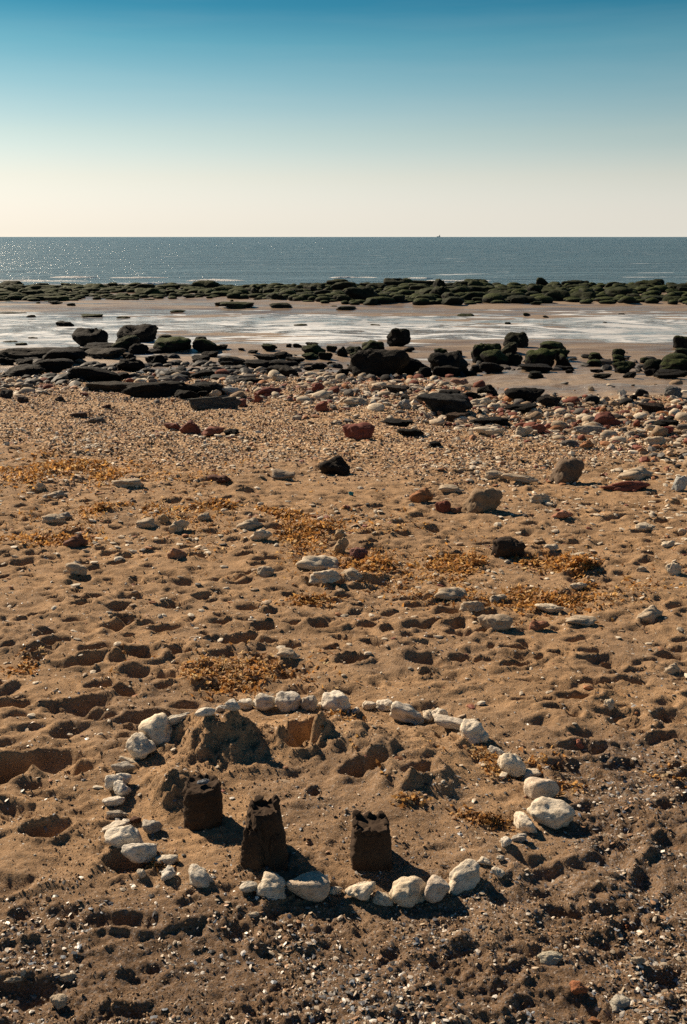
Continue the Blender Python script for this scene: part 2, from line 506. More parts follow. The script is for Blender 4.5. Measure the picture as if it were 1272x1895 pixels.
def mat_vcol(name, rough, spec=.3, transl=0.0, spk=0):
    t = NT(name)
    c = t.attr('col', 'Color')
    if spk:
        c = t.mix(t.ramp(t.noise(spk, 3, .6), [(.4, 0), (.7, .6)]), c, t.mix(1.0, c, (.5, .45, .4), 'MULTIPLY'))
    t.out(c, rough, None, Specular_IOR_Level=spec)
    if transl:
        tr = t.n.new('ShaderNodeBsdfTranslucent'); t.l.new(c, tr.inputs[0])
        ms = t.n.new('ShaderNodeMixShader'); ms.inputs[0].default_value = transl
        t.l.new(t.b.outputs[0], ms.inputs[1]); t.l.new(tr.outputs[0], ms.inputs[2])
        t.l.new(ms.outputs[0], t.n['Material Output'].inputs[0])
    return t.m

def mat_sea():
    t = NT('sea_water')
    w1 = t.noise(.55, 5, .6, mapping=(.55, 1, 1))
    w2 = t.noise(.10, 3, .5, mapping=(.5, 1, 1))
    w3 = t.noise(3.0, 3, .6, mapping=(.7, 1, 1))
    b = t.bump(w2, 1.0, 1.6)
    b = t.bump(w1, 1.0, .9, b)
    b = t.bump(w3, 1.0, .12, b)
    foam = t.ramp(t.math('ADD', t.noise(.32, 5, .62, mapping=(.45, 1, 1)), t.math('MULTIPLY', t.noise(2.6, 2, .5, mapping=(.5, 1, 1)), .22)), [(.765, 0), (.80, .85)])
    patch = t.ramp(t.noise(.018, 3, .5, mapping=(.4, 1, 1)), [(.35, (.016, .044, .058)), (.65, (.034, .070, .084))])
    c = t.mix(foam, patch, (.8, .8, .78))
    return t.out(c, .24, b, IOR=1.333)

def mat_pool():
    t = NT('shallow_water')
    w = t.noise(1.6, 4, .6, mapping=(.5, 1, 1))
    br = t.noise(.12, 3, .5, mapping=(.35, 1, 1))
    h = t.math('MULTIPLY', w, t.ramp(br, [(.42, .25), (.60, 1)]))
    b = t.bump(h, 1.0, .24)
    fo = t.ramp(t.noise(.75, 6, .70, mapping=(.55, .9, 1), dist=1.2), [(.46, 0), (.57, .9)])
    c = t.mix(t.math('MULTIPLY', fo, t.ramp(br, [(.34, .35), (.54, 1)])), (.22, .19, .16), (.86, .87, .87))
    return t.out(c, t.ramp(fo, [(0, .07), (1, .5)]), b, IOR=1.42)

M_GROUND, M_CASTLE = mat_ground(), mat_castle()
M_STONE, M_BOULDER = mat_stone('weathered_stone'), mat_boulder()
M_SEA, M_POOL = mat_sea(), mat_pool()
M_SHELL = mat_vcol('shell_pieces', .45, .5)
M_GRAVEL = mat_vcol('loose_gravel', .7, .35)
M_WEED = mat_vcol('dry_seaweed', .6, .3, .45)
M_CLOD = mat_vcol('sand_clods', .95, .1)

# ------------------------------------------------------------------ ground sheet
def build_ground():
    ys = np.concatenate([np.linspace(-6, .7, 12), np.geomspace(.9, 9, 800), np.geomspace(9.04, 28, 300), np.geomspace(28.15, 74, 130), np.linspace(76, 130, 14)])
    uc = np.linspace(-.60, .60, 436)
    ext = np.geomspace(.62, 6, 22)
    us = np.concatenate([-ext[::-1], uc, ext])
    W = np.maximum(ys, .9)
    X = us[None, :] * W[:, None]
    Y = np.repeat(ys[:, None], len(us), 1)
    x, y = X.ravel(), Y.ravel()
    z = height(x, y)
    nr, nc = X.shape
    i = np.arange(nr * nc).reshape(nr, nc)
    q = np.stack([i[:-1, :-1], i[:-1, 1:], i[1:, 1:], i[1:, :-1]], -1).reshape(-1, 4)
    me = np_mesh('ground', np.stack([x, y, z], 1), q)
    grit = np.clip(sstep(2.45, 1.85, y) + .9 * sstep(.35, .8, x) * sstep(3.3, 2.7, y) + .45 * sstep(.05, .4, fbm(x * 1.4, y * 1.4, 101, 3)) * sstep(5, 3, y), 0, 1)
    shg = sstep(6.9, 8.6, y + 1.2 * fbm(x * .5, y * .5, 111, 3)) * (1 - sstep(-.2, .7, y - beach_edge(x, y)))
    wet = sstep(.1, .8, y - beach_edge(x, y))
    fore_dark = np.clip(sstep(2.5, 1.75, y + .35 * fbm(x * 1.5, y * 1.5, 121, 3)) + .8 * sstep(.45, .95, x + .3 * fbm(x * 1.5, y * 1.5, 123, 3)) * sstep(3.3, 2.5, y), 0, 1)  # mask for sand toned darker towards the front and at right
    attr(me, 'fore_dark', fore_dark)
    attr(me, 'grit', grit); attr(me, 'shingle', shg); attr(me, 'wet', wet)
    return tag(link('ground', me, M_GROUND), 'sandy beach sloping down to wet foreshore', None, None, 'structure')
build_ground()

# ------------------------------------------------------------------ water
def sheet(name, x0, x1, y0, y1, z, m, label):
    me = np_mesh(name, [(x0, y0, z), (x1, y0, z), (x1, y1, z), (x0, y1, z)], [(0, 1, 2, 3)])
    return tag(link(name, me, m), label, None, None, 'structure')
sheet('sea', -30000, 30000, 63.5, 45000, -1.50, M_SEA, 'grey blue choppy sea reaching the horizon')
sheet('tidal_water', -110, 110, 25.0, 43.0, -1.242, M_POOL, 'shallow bright water lying in the runnel')
sheet('pool_water', -60, 60, 20.6, 24.3, -1.047, M_POOL, 'thin puddles among the near boulders')

# ------------------------------------------------------------------ rock shapes
def perlin3(P, s):
    a = perlin(P[:, 0] + .37 * P[:, 2], P[:, 1] - .61 * P[:, 2], s)
    b = perlin(P[:, 1] + .43 * P[:, 0] + 11.3, P[:, 2] + 5.1, s + 1)
    c = perlin(P[:, 2] - .29 * P[:, 1] + 3.7, P[:, 0] - 8.2, s + 2)
    return (a + b + c) * .6

def ico(sub):
    bm = bmesh.new()
    bmesh.ops.create_icosphere(bm, subdivisions=sub, radius=1)
    V = np.array([v.co[:] for v in bm.verts]); Fc = np.array([[v.index for v in f.verts] for f in bm.faces])
    bm.free()
    return V / np.linalg.norm(V, axis=1)[:, None], Fc
ICO = {k: ico(k) for k in (1, 2, 3, 4)}

def rock_mesh(name, seed, sub=3, planes=9, hard=10, lump=.18, fine=.05, m=None, flat_top=False):
    """a rock filling the box -0.5..0.5: soft intersection of random planes, lumps and pits"""
    r_ = np.random.default_rng(seed)
    D, Fc = ICO[sub]
    N = r_.normal(size=(planes, 3)); N /= np.linalg.norm(N, axis=1)[:, None]
    off = r_.uniform(.62, 1.0, planes)
    k0 = np.array([[0, 0, -1.], [0, 0, 1.]]); N = np.vstack([N, k0]); off = np.concatenate([off, [.9, 1.05]])
    if flat_top:
        N = np.vstack([N, [[.08, -.1, 1]]]); off = np.append(off, .55)
    k = np.concatenate([np.maximum(D @ N.T, 0) / off, np.full((len(D), 1), .72)], 1)
    rad = 1.0 / (np.sum(k ** hard, axis=1) ** (1.0 / hard) + 1e-6)
    rad *= 1 + lump * perlin3(D * 1.3 + seed * 3.1, seed) + lump * .5 * perlin3(D * 2.9 + seed, seed + 9)
    rad *= 1 + fine * perlin3(D * 7 + seed, seed + 21) + fine * .6 * perlin3(D * 15 + seed, seed + 33)
    V = D * rad[:, None]
    lo, hi = V.min(0), V.max(0)
    V = (V - lo) / (hi - lo) - .5
    me = np_mesh(name, V, Fc)
    if m: me.materials.append(m)
    return me

BOULD = [rock_mesh('boulder', 300 + i, 4, 10, 9, .26, .075, M_BOULDER) for i in range(12)]
MOUND = [rock_mesh('boulder_low', 340 + i, 4, 7, 7, .19, .05, M_BOULDER) for i in range(12)]
SLAB = [rock_mesh('slab', 370 + i, 4, 10, 10, .25, .085, M_BOULDER, i % 3 == 0) for i in range(10)]
STONES = [rock_mesh('stone', 400 + i, 4, 11, 11, .26, .08, M_STONE) for i in range(16)]
PEBB = [rock_mesh('pebble', 440 + i, 2, 8, 9, .16, .04, M_STONE) for i in range(12)]

C_CHALK, C_TAN, C_RED, C_ORANGE = (.66, .57, .44), (.36, .26, .17), (.20, .066, .042), (.38, .18, .085)
C_GREY, C_DARK, C_PALE = (.26, .26, .25), (.035, .032, .030), (.52, .43, .32)
BLACK = (.011, .010, .0095)

def place(name, me, px, base, w, h, color, label, cat, group=None, green=0.0, depth=.8, bury=.22, rz=None, tilt=0):
    """far or mid-distance rock: px,base = foot of the rock in the picture; w,h its size there"""
    x, y, t = at(px, base)
    mpp = t / F
    W, H = w * mpp, h * mpp
    D = max(W * depth, H * .8)
    o = link(name, me)
    hzt = H / (1 - bury)
    yy = y + D * .38
    o.location = (x * (yy / y), yy, hz(x, y) + hzt * (.5 - bury))
    o.scale = (W * (yy / y), D, hzt)
    o.rotation_euler = (0, R(tilt), (random.choice((0, math.pi)) + random.uniform(-.25, .25)) if rz is None else R(rz))
    o.color = (*color, green)
    return tag(o, label, cat, group)

# ------------------------------------------------------------------ named boulders on the wet sand
B = 'boulder'
def bl(px, base, w, h, label, green=0., kind='b', color=BLACK, **kw):
    pool = {'b': BOULD, 'm': MOUND, 's': SLAB}[kind]
    return place('boulder', random.choice(pool), px, base, w, h, color, label, 'boulder', 'boulders between the shingle and the runnel', green, **kw)
GR = (.018, .0165, .0145)
bl(123, 607, 36, 12, 'lone low black boulder in the bright water beyond the left group', kind='s')
bl(168, 642, 66, 33, 'lumpy black boulder with a knob on its left shoulder', kind='b', rz=0)
bl(253, 637, 80, 36, 'largest upright black boulder of the left group with a flat sloping top', kind='s', rz=0)
bl(232, 649, 58, 26, 'dark boulder with mossy crest in front of the large flat topped block', .5, 'm')
bl(258, 656, 36, 19, 'small rounded black boulder in front of the left boulder group', 0, 'm')
bl(188, 650, 76, 13, 'long low dark slab in front of the lumpy boulder', 0, 's')
bl(320, 652, 72, 27, 'wide boulder with bright green mossy top in the left group', 1., 'm', rz=0)
bl(306, 630, 28, 10, 'small dark boulder peeping out behind the green topped one', .2, 'm')
bl(288, 656, 36, 9, 'flat dark stone at the foot of the green topped boulder', 0, 's')
bl(60, 669, 150, 24, 'very long low dark slab at the far left edge', 0, 's', GR, depth=.4)
bl(120, 673, 84, 26, 'dark hump rising from the right end of the long left slab', 0, 'm')
bl(135, 655, 42, 12, 'small dark rock between the long slab and the lumpy boulder', 0, 'm')
bl(15, 675, 36, 13, 'dark flat rock below the long slab at the left edge', 0, 's')
bl(46, 678, 32, 13, 'small dark rock beside the flat one at the left edge', 0, 'm')
bl(190, 664, 84, 18, 'pale topped dark slab lying below the lumpy boulder', 0, 's', (.05, .044, .036))
bl(92, 690, 92, 23, 'dark ridge shaped rock on the shingle edge at left', 0, 'm')
bl(50, 698, 80, 19, 'grey brown rock sloping into the shingle at far left', 0, 's', GR)
bl(244, 688, 52, 24, 'blocky black rock with upright right side at the puddle', 0, 'b')
bl(289, 677, 42, 19, 'tilted black rock leaning beside the puddle', 0, 's', tilt=-8)
bl(238, 664, 26, 9, 'small dark flat stone in the puddle', 0, 's')
bl(178, 707, 104, 26, 'long dark whale backed rock on the shingle edge', 0, 'm', depth=.45)
bl(224, 704, 32, 13, 'dark tail end rock right of the whale backed one', 0, 'm')
bl(212, 726, 120, 17, 'flat grey brown ledge at the top of the shingle', 0, 's', (.050, .044, .035), depth=.4)
bl(300, 734, 150, 26, 'broad dark ledge split by cracks above the shingle', 0, 's', GR, depth=.4)
bl(382, 730, 70, 20, 'dark rock at the right end of the cracked ledge', 0, 'm')
bl(346, 738, 48, 15, 'smooth black stone below the broad ledge', 0, 'm')
bl(374, 734, 24, 10, 'little black stone below the ledge end', 0, 'm')
bl(398, 757, 102, 22, 'long grey loaf shaped rock lying on the shingle', 0, 's', (.13, .125, .11), depth=.3, rz=8)
bl(375, 700, 44, 13, 'dark flat rock behind the ledge right end', 0, 'm')
bl(338, 700, 40, 14, 'grey flat rock beside the puddle behind the ledge', 0, 's', (.12, .11, .10))
bl(470, 712, 40, 12, 'dark low rock among chalk stones right of the ledge', 0, 'm')
bl(12, 737, 26, 15, 'dark grey stone at left edge of the shingle', 0, 's', (.06, .06, .06))
bl(382, 652, 48, 24, 'dark green mossy boulder right of the bright topped one', .7, 'm')
bl(373, 634, 24, 11, 'small dark boulder behind the mossy boulder', .2, 'm')
bl(410, 647, 26, 9, 'dark low stone trailing right from the mossy boulder', .1, 's')
bl(372, 673, 38, 15, 'dark domed rock at the puddle rim', 0, 'm')
bl(388, 661, 34, 10, 'flat dark rock between mossy boulder and puddle', 0, 's')
bl(432, 676, 54, 15, 'brownish domed rock in the puddle', 0, 'm', (.05, .045, .038))
bl(420, 678, 30, 9, 'low dark stone at the foot of the brownish dome', 0, 's')
bl(492, 670, 46, 13, 'flat dark rock with a tapering right end at puddle', 0, 's')
bl(499, 649, 30, 12, 'lone squat boulder on the sand with flat green top', .6, 's')
bl(535, 643, 11, 7, 'tiny dark stone left of a small dark stone on sand', 0, 'm')
bl(551, 644, 17, 8, 'small dark stone on sand behind the puddle rocks', .2, 'm')
bl(468, 654, 20, 6, 'small flat dark stone on the sand near squat boulder', 0, 's')
bl(447, 649, 12, 5, 'tiny flat stone on the sand left of squat boulder', 0, 's')
bl(525, 664, 36, 12, 'dark oval rock behind the row at the puddle', 0, 'm')
bl(580, 659, 44, 20, 'rounded mossy boulder heading the small central cluster', .7, 'm')
bl(577, 641, 26, 7, 'flat dark rock behind the small central cluster', .1, 's')
bl(575, 665, 34, 11, 'low mossy stone in front of the small central cluster', .8, 'm')
bl(602, 666, 26, 14, 'dark round stone at right of the small central cluster', .3, 'm')
bl(614, 651, 20, 11, 'pale green weedy stone right behind the central cluster', .9, 'm')
bl(546, 673, 38, 11, 'dark flat rock in the middle of the puddle row', 0, 's')
bl(482, 683, 62, 15, 'long brown black rock in the puddle', 0, 's', GR)
bl(522, 683, 64, 15, 'long dark rock overlapping the next in puddle', 0, 'm')
bl(522, 698, 62, 19, 'stout dark rock with pale grey left shoulder by shingle', 0, 'b', GR)
bl(590, 683, 28, 11, 'small dark domed rock at right end of puddle row', 0, 'm')
bl(575, 686, 30, 8, 'low flat dark rock at right end of puddle row', 0, 's')
bl(634, 660, 20, 18, 'dark upright boulder beside the central cluster', .2, 'b')
bl(636, 695, 24, 12, 'dark rock standing on sand beside the chalk stones', 0, 'b')
bl(614, 676, 18, 7, 'small flat dark rock on sand right of puddle', 0, 's')
bl(655, 655, 34, 13, 'dark low boulder left of the mossy dome', .3, 'm')
bl(690, 654, 44, 23, 'mossy domed boulder left of the notched boulder', .7, 'm')
bl(660, 665, 26, 12, 'small mossy stone in front of the low boulder', .6, 'm')
bl(738, 641, 46, 33, 'tall black boulder with notched right side standing at the water', .15, 'b', rz=0, depth=.7)
bl(757, 651, 21, 8, 'small dark pointed stone in front of notched boulder', 0, 'm')
bl(704, 697, 112, 50, 'largest dark rock mass shaped like a hunched animal', 0, 'b', GR, depth=.6)
bl(668, 697, 50, 24, 'brown shoulder sloping left from the hunched rock mass', 0, 'm', (.06, .05, .042))
bl(765, 694, 72, 30, 'dark domed rock right of the hunched rock mass', 0, 'm')
bl(742, 665, 30, 9, 'green weedy low stone behind the hunched rock mass', .8, 'm')
bl(830, 694, 80, 40, 'steep dark rock mound with pointed crest', 0, 'b', GR)
bl(787, 698, 27, 18, 'smooth round dark boulder between two rock mounds', 0, 'm')
bl(826, 697, 52, 20, 'dark domed boulder in front of the pointed mound', 0, 'm')
bl(870, 696, 28, 9, 'low dark stone right of the pointed mound', 0, 's')
bl(816, 659, 27, 14, 'mossy boulder behind the pointed mound', .6, 'm')
bl(844, 661, 25, 12, 'dark square boulder right of the mossy one', .1, 'b')
bl(805, 666, 22, 8, 'green weed covered low stone behind the pointed mound', 1., 'm')
bl(955, 642, 48, 26, 'smooth rounded black boulder rising at the back of its cluster', .25, 'm')
bl(898, 672, 58, 36, 'big mossy boulder on the left of the right centre cluster', .6, 'b')
bl(942, 657, 40, 22, 'dark boulder under the rounded one', .3, 'm')
bl(916, 677, 56, 28, 'broad boulder with olive green top in right centre cluster', .8, 'm')
bl(950, 676, 34, 22, 'dark boulder at the rivulet edge of right centre cluster', .2, 'b')
bl(910, 690, 50, 18, 'bare grey domed rock in front of right centre cluster', 0, 'm', GR)
bl(882, 689, 26, 13, 'small dark rock left of the bare grey dome', 0, 'm')
bl(1022, 662, 62, 29, 'broad boulder at the back of the big green cluster', .7, 'm')
bl(999, 682, 58, 36, 'large round boulder with bright green top by the rivulet', 1., 'm', rz=0)
bl(1034, 668, 40, 22, 'dark green boulder between its larger green neighbours', .6, 'm')
bl(1042, 682, 34, 27, 'upright green topped boulder at right of the green cluster', 1., 'b')
bl(990, 689, 70, 12, 'flat dark rock at the foot of the green cluster', 0, 's')
bl(1045, 686, 38, 8, 'flat dark rock right of the green cluster foot', 0, 's')
bl(992, 700, 34, 12, 'low dark domed rock on sand below green cluster', .1, 'm')
bl(1054, 691, 16, 7, 'small dark stone on sand below green cluster', 0, 'm')
bl(1102, 666, 31, 13, 'mossy boulder behind its twin on the open sand', .7, 'm')
bl(1099, 679, 30, 13, 'mossy boulder in front of its twin on the open sand', .8, 'm')
bl(1145, 660, 28, 14, 'dark round boulder at the back of a mossy trio', .4, 'm')
bl(1146, 669, 36, 12, 'mossy low boulder in the middle of the trio', .8, 'm')
bl(1141, 673, 20, 7, 'small mossy stone at the front of the trio', .9, 'm')
bl(1154, 691, 48, 21, 'mossy boulder alone in front of the trio', .6, 'm')
bl(1194, 672, 23, 10, 'small dark green boulder left of the right edge cluster', .5, 'm')
bl(1105, 690, 26, 6, 'thin flat dark rock on the open sand', 0, 's')
bl(1114, 701, 38, 9, 'flat dark rock beside a small puddle', .1, 's')
bl(1165, 699, 30, 10, 'low smooth grey rock in front of the lone mossy boulder', 0, 'm', GR)
bl(1264, 647, 38, 25, 'dark round boulder in water at the right edge', .5, 'm')
bl(1262, 660, 34, 15, 'dark boulder below the round one at right edge', .4, 'm')
bl(1252, 676, 58, 20, 'mossy long boulder at the right edge', .6, 'm')
bl(1250, 690, 62, 26, 'broad boulder with mossy top in the right edge cluster', .8, 'm')
bl(1212, 688, 46, 22, 'dark boulder on the left of the right edge cluster', .3, 'm')
bl(1204, 696, 26, 13, 'dark stone at the foot of the right edge cluster', 0, 'm')
bl(1240, 700, 66, 13, 'long smooth grey slab before the right edge cluster', 0, 's', GR)
bl(1246, 735, 38, 19, 'pale grey block alone on wet sand at right', 0, 'b', (.24, .24, .23))
bl(1172, 740, 15, 9, 'small black stone by a thread of water', 0, 'm')
bl(735, 729, 50, 14, 'brown black flat rock at the edge of the chalk stones', 0, 's', (.05, .042, .036))
bl(758, 704, 19, 6, 'small dark flat stone on sand below the dark domes', 0, 's')
bl(820, 748, 72, 24, 'flat topped dark rock behind the big grey black one', 0, 's')
bl(822, 768, 106, 34, 'big grey black boulder with sloping left face on the stones', 0, 's', (.030, .031, .032), rz=0)
bl(876, 746, 36, 20, 'black round boulder right of the grey black pair', 0, 'm')
bl(902, 733, 38, 19, 'black pointed boulder beside a small puddle', 0, 'b')
bl(970, 747, 76, 28, 'large smooth black boulder sloping up to the right', 0, 'm', rz=0)
bl(964, 765, 66, 15, 'flat black boulder under the large smooth one', 0, 's')
bl(1016, 754, 48, 20, 'brown black domed boulder right of the smooth pair', 0, 'm', (.042, .034, .028))
bl(752, 747, 22, 14, 'black slanting stone among chalk stones', 0, 'b')
bl(845, 781, 46, 15, 'brown flat rock in front of the big grey black boulder', 0, 's', (.10, .065, .045))
bl(905, 789, 78, 14, 'black flat rock lying on the shingle', 0, 's')
bl(737, 789, 58, 10, 'thin black flat rock on the shingle', 0, 's')
bl(758, 808, 54, 13, 'dark grey flat rock below the thin black one', 0, 's', GR)
bl(806, 829, 30, 11, 'black weedy lump on the shingle', 0, 'm')
bl(1205, 767, 52, 19, 'dark brown rock at the right among the stones', 0, 's', (.05, .036, .03))
bl(1228, 792, 60, 14, 'dark rock strewn with stones at right edge', 0, 's', GR)
bl(620, 881, 58, 32, 'dark brown rock alone on the tan shingle', 0, 'b', (.045, .034, .027), rz=0)
bl(430, 806, 30, 10, 'black flat stone right of the red slabs', 0, 's')

# ------------------------------------------------------------------ weedy boulder field at the water's edge
def boulder_field():
    pts = []
    for k in range(22000):
        y = random.uniform(42.5, 66.5)
        hw = y * .42
        x = random.uniform(-hw, hw)
        px = 636 + F * x / (y * math.cos(PITCH) + (CAM_H + 1.4) * math.sin(PITCH))
        near = 43.4 + 1.6 * float(perlin(x * .2, 0.5, 201)) + 5.0 * float(sstep(640, 480, px)) - 2.2 * float(sstep(330, 120, px))
        if px > 1000: near += 1.2 + 2.2 * float(perlin(x * .35, 3.5, 205))
        sparse = y < near
        if sparse and random.random() > .02: continue
        if float(perlin(x * .22, y * .3, 209)) < -.50: continue
        r = random.uniform(.42, .92) * (1.1 if px > 640 else 1.0) * (.5 if sparse else 1)
        r = r * random.choice((.7, .85, 1, 1.1)) if len(pts) < 290 else r * random.uniform(.35, .75)
        if pts:
            pa = np.array(pts)
            if np.any((x - pa[:, 0]) ** 2 + ((y - pa[:, 1]) * .72) ** 2 < (.48 * (r + pa[:, 2])) ** 2): continue
        pts.append((x, y, r))
        if len(pts) >= 1500: break
    V, Fc, n0 = [], [], 0
    for i, (x, y, r) in enumerate(pts):
        me = random.choice(MOUND + BOULD[:3])
        W = r * random.uniform(1.2, 2.0); H = r * random.uniform(.42, .92) * (.70 if x < -6 else .95) * (1.25 if random.random() < .12 else 1)
        D = r * random.uniform(1.0, 1.6); rz = random.uniform(-.5, .5); gr = random.uniform(.30, .9) * (1.0 if x < -4 else .62)
        z = max(hz(x, y), -1.52) + H * .24
        if i >= 290:                                # the small ones that fill the gaps
            D2_, F2_ = ICO[2]
            v = D2_ * (1 + .18 * perlin3(D2_ * 1.6 + i, i))[:, None] * .5 * np.array([W, D, H]) + np.array([x, y, z])
            V.append(v); Fc.append(F2_ + n0); n0 += len(v)
            continue
        o = link('weedy_boulder', me)
        o.scale = (W, D, H); o.location = (x, y, z); o.rotation_euler = (0, 0, rz)
        o.color = (.012, .014, .011, gr)
        size = 'wide' if W > 1.1 else 'small'
        look = 'bright green' if gr > .6 else 'dull green' if gr > .36 else 'nearly black'
        px = 636 + F * x / (y * math.cos(PITCH) + (CAM_H + 1.4) * math.sin(PITCH))
        spot = 'at the left edge' if px < 210 else 'left of centre' if px < 500 else 'at the centre' if px < 780 else 'right of centre' if px < 1050 else 'at the right edge'
        row = 'seaward side' if y > 59 else 'middle' if y > 52 else 'landward side'
        tag(o, f'{size} {look} weedy boulder, boulder field {row} {spot}', 'boulder', "weedy boulders at the water's edge")
    o = link('small_weedy_boulders', np_mesh('small_weedy_boulders', np.concatenate(V), np.concatenate(Fc)), M_BOULDER)
    o.color = (.012, .014, .011, .8)
    tag(o, 'small weedy boulders filling the gaps of the boulder field', 'boulders', None, 'stuff')
boulder_field()
for px, py, w, h in ((440, 571, 64, 12), (413, 567, 30, 8), (520, 569, 44, 8), (170, 587, 46, 5), (228, 590, 26, 4), (557, 606, 26, 6), (58, 588, 18, 5), (695, 606, 20, 6),
                     (20, 583, 60, 4), (330, 578, 30, 4), (1010, 588, 12, 4), (975, 584, 18, 5), (940, 600, 12, 4), (862, 586, 34, 5), (485, 592, 28, 4), (1120, 600, 9, 4),
                     (1150, 584, 14, 4), (62, 629, 20, 5), (20, 637, 26, 6), (40, 641, 22, 6), (103, 563, 26, 6), (132, 566, 16, 5), (640, 573, 40, 6)):
    place('weedy_rock', random.choice(MOUND), px, py, w, h, (.026, .026, .022), 'small low dark weedy rock lying apart on the wet flats', 'rock', 'small rocks on the wet flats', random.uniform(.1, .7), depth=.7)

# ------------------------------------------------------------------ single stones of the beach
def sl(px, base, w, h, color, label, **kw):
    kw.setdefault('depth', .6); kw.setdefault('bury', .25)
    return place('beach_stone', random.choice(STONES), px, base, w, h, color, label, 'stone', None, 0, **kw)
sl(1048, 895, 64, 44, (.16, .115, .08), 'round rough brown conglomerate boulder on the right shingle', rz=0, depth=.8)
sl(892, 950, 76, 44, (.27, .19, .12), 'craggy tan rock with pitted face', rz=0)
sl(780, 928, 46, 23, C_ORANGE, 'orange tan stone left of the craggy rock')
sl(820, 949, 30, 22, C_RED, 'dark red round stone beside the craggy rock')
sl(843, 950, 26, 12, (.26, .13, .08), 'small red brown stone touching the round red one')
sl(664, 812, 62, 28, (.20, .062, .045), 'large dark red wedge stone on open shingle', rz=0)
sl(354, 804, 42, 24, (.17, .06, .045), 'red brown pyramid stone')
sl(394, 806, 44, 14, (.24, .09, .06), 'flat red slab right of the red pyramid')
sl(322, 796, 36, 12, (.20, .075, .055), 'low red stone left of the red pyramid')
sl(597, 762, 26, 19, (.24, .08, .055), 'small red triangular stone by the grey pebbles')
sl(588, 727, 26, 18, (.22, .07, .05), 'red blocky stone at the back of the stone belt')
sl(500, 734, 46, 16, (.17, .055, .045), 'long dark red stone at the back of the stone belt')
sl(478, 745, 20, 14, (.24, .08, .055), 'rounded red stone below the long dark red one')
sl(447, 753, 26, 14, (.22, .09, .07), 'red stone right of the grey loaf rock')
sl(1176, 888, 72, 20, C_PALE, 'long pale slab of stone on the right shingle')
sl(1158, 909, 98, 17, (.24, .085, .06), 'long flat red stone below the pale slab', depth=.3)
sl(1258, 908, 32, 26, (.46, .47, .45), 'pale block stone at the right edge')
sl(962, 891, 70, 12, C_PALE, 'long thin pale stone across the shingle', depth=.3)
sl(916, 887, 40, 14, C_PALE, 'pale low stone at left end of the thin one', depth=.5)
sl(836, 910, 50, 11, C_PALE, 'flat pale stone above the craggy rock', depth=.5)
sl(1000, 931, 40, 17, C_PALE, 'pale twin lobed stone right of the craggy rock')
sl(1040, 961, 40, 16, (.45, .22, .14), 'orange red stone with pale edge on sand')
sl(1092, 804, 64, 15, (.33, .30, .26), 'long grey plank shaped stone in the stone belt', depth=.3, rz=0)
sl(970, 808, 34, 19, C_PALE, 'pale squared stone in the stone belt', rz=0)
sl(995, 802, 34, 17, (.21, .075, .055), 'red stone tucked behind the pale squared one')
sl(1124, 788, 50, 24, (.17, .06, .045), 'large dark red stone in the stone belt')
sl(1232, 802, 32, 12, (.23, .06, .05), 'brick red oblong stone at the right')
sl(1240, 766, 26, 17, (.40, .24, .17), 'pinkish stone beside the dark brown rock')
sl(1098, 746, 30, 13, (.16, .07, .055), 'red brown stone at the edge of wet sand')
sl(1086, 830, 32, 15, C_ORANGE, 'orange brown stone at front of the belt')
sl(1212, 826, 40, 17, C_PALE, 'pale rounded stone at the belt front on right')
sl(905, 806, 60, 15, C_CHALK, 'long white stone below the black flat rock')
sl(885, 754, 46, 18, C_CHALK, 'white oblong stone against the black boulders')
sl(750, 757, 26, 18, (.48, .46, .42), 'grey white stone leaning in the belt centre')
sl(660, 751, 50, 15, C_PALE, 'pale yellowish slab in the belt centre', rz=0)
sl(425, 730, 36, 13, (.50, .49, .45), 'white loaf stone behind the grey loaf rock')
sl(398, 736, 24, 14, C_PALE, 'pale round stone left of the white loaf stone')
sl(510, 705, 14, 13, C_PALE, 'pale pointed stone at the back of the belt')
sl(850, 713, 34, 12, (.36, .20, .14), 'two toned red and grey stone on wet sand')
sl(52, 725, 22, 15, (.15, .14, .12), 'grey brown stone on the left shingle')
sl(43, 746, 24, 12, (.06, .04, .034), 'dark red brown stone on the left shingle')
sl(110, 742, 18, 8, (.05, .035, .03), 'small dark stone on the left shingle')
sl(180, 783, 34, 10, (.14, .12, .10), 'grey stone lying flat on the left shingle')
sl(146, 772, 34, 8, (.10, .065, .05), 'flat dark red stone on left shingle')
sl(198, 755, 18, 7, (.08, .04, .03), 'small dark red flat stone on left shingle')
sl(405, 893, 44, 12, (.13, .055, .038), 'flat red brown stone on tan sand left of centre')
sl(525, 888, 50, 17, (.36, .29, .22), 'pale brown peaked stone near the dark rock')
sl(235, 903, 60, 14, C_PALE, 'long pale stone below the left seaweed drift')
sl(105, 922, 38, 12, C_PALE, 'pale oval stone on left sand')
sl(73, 908, 24, 14, C_PALE, 'small pale stone by the left seaweed drift')
sl(100, 970, 44, 15, C_PALE, 'long pale stone on trampled sand at left')
sl(118, 961, 34, 11, (.40, .36, .31), 'grey stone behind the long pale one')
sl(272, 978, 42, 17, C_PALE, 'pale peaked stone left of the small yellowish one')
sl(331, 985, 38, 22, C_PALE, 'pale domed stone on trampled sand')
sl(303, 968, 24, 16, (.45, .33, .20), 'small yellowish stone between two pale ones')
sl(462, 981, 50, 19, C_PALE, 'pale stone behind another in centre of the beach')
sl(483, 1001, 42, 21, C_CHALK, 'white rounded stone centre of the beach')
sl(378, 963, 28, 12, C_PALE, 'small pale stone left of centre on sand')
sl(140, 1013, 46, 22, (.20, .095, .065), 'red brown stone on dimpled sand at left')
sl(328, 1035, 36, 21, (.40, .22, .14), 'orange stone on dimpled sand')
sl(140, 1064, 46, 21, C_PALE, 'pale smooth stone casting a dark shadow on dimpled sand', rz=0)
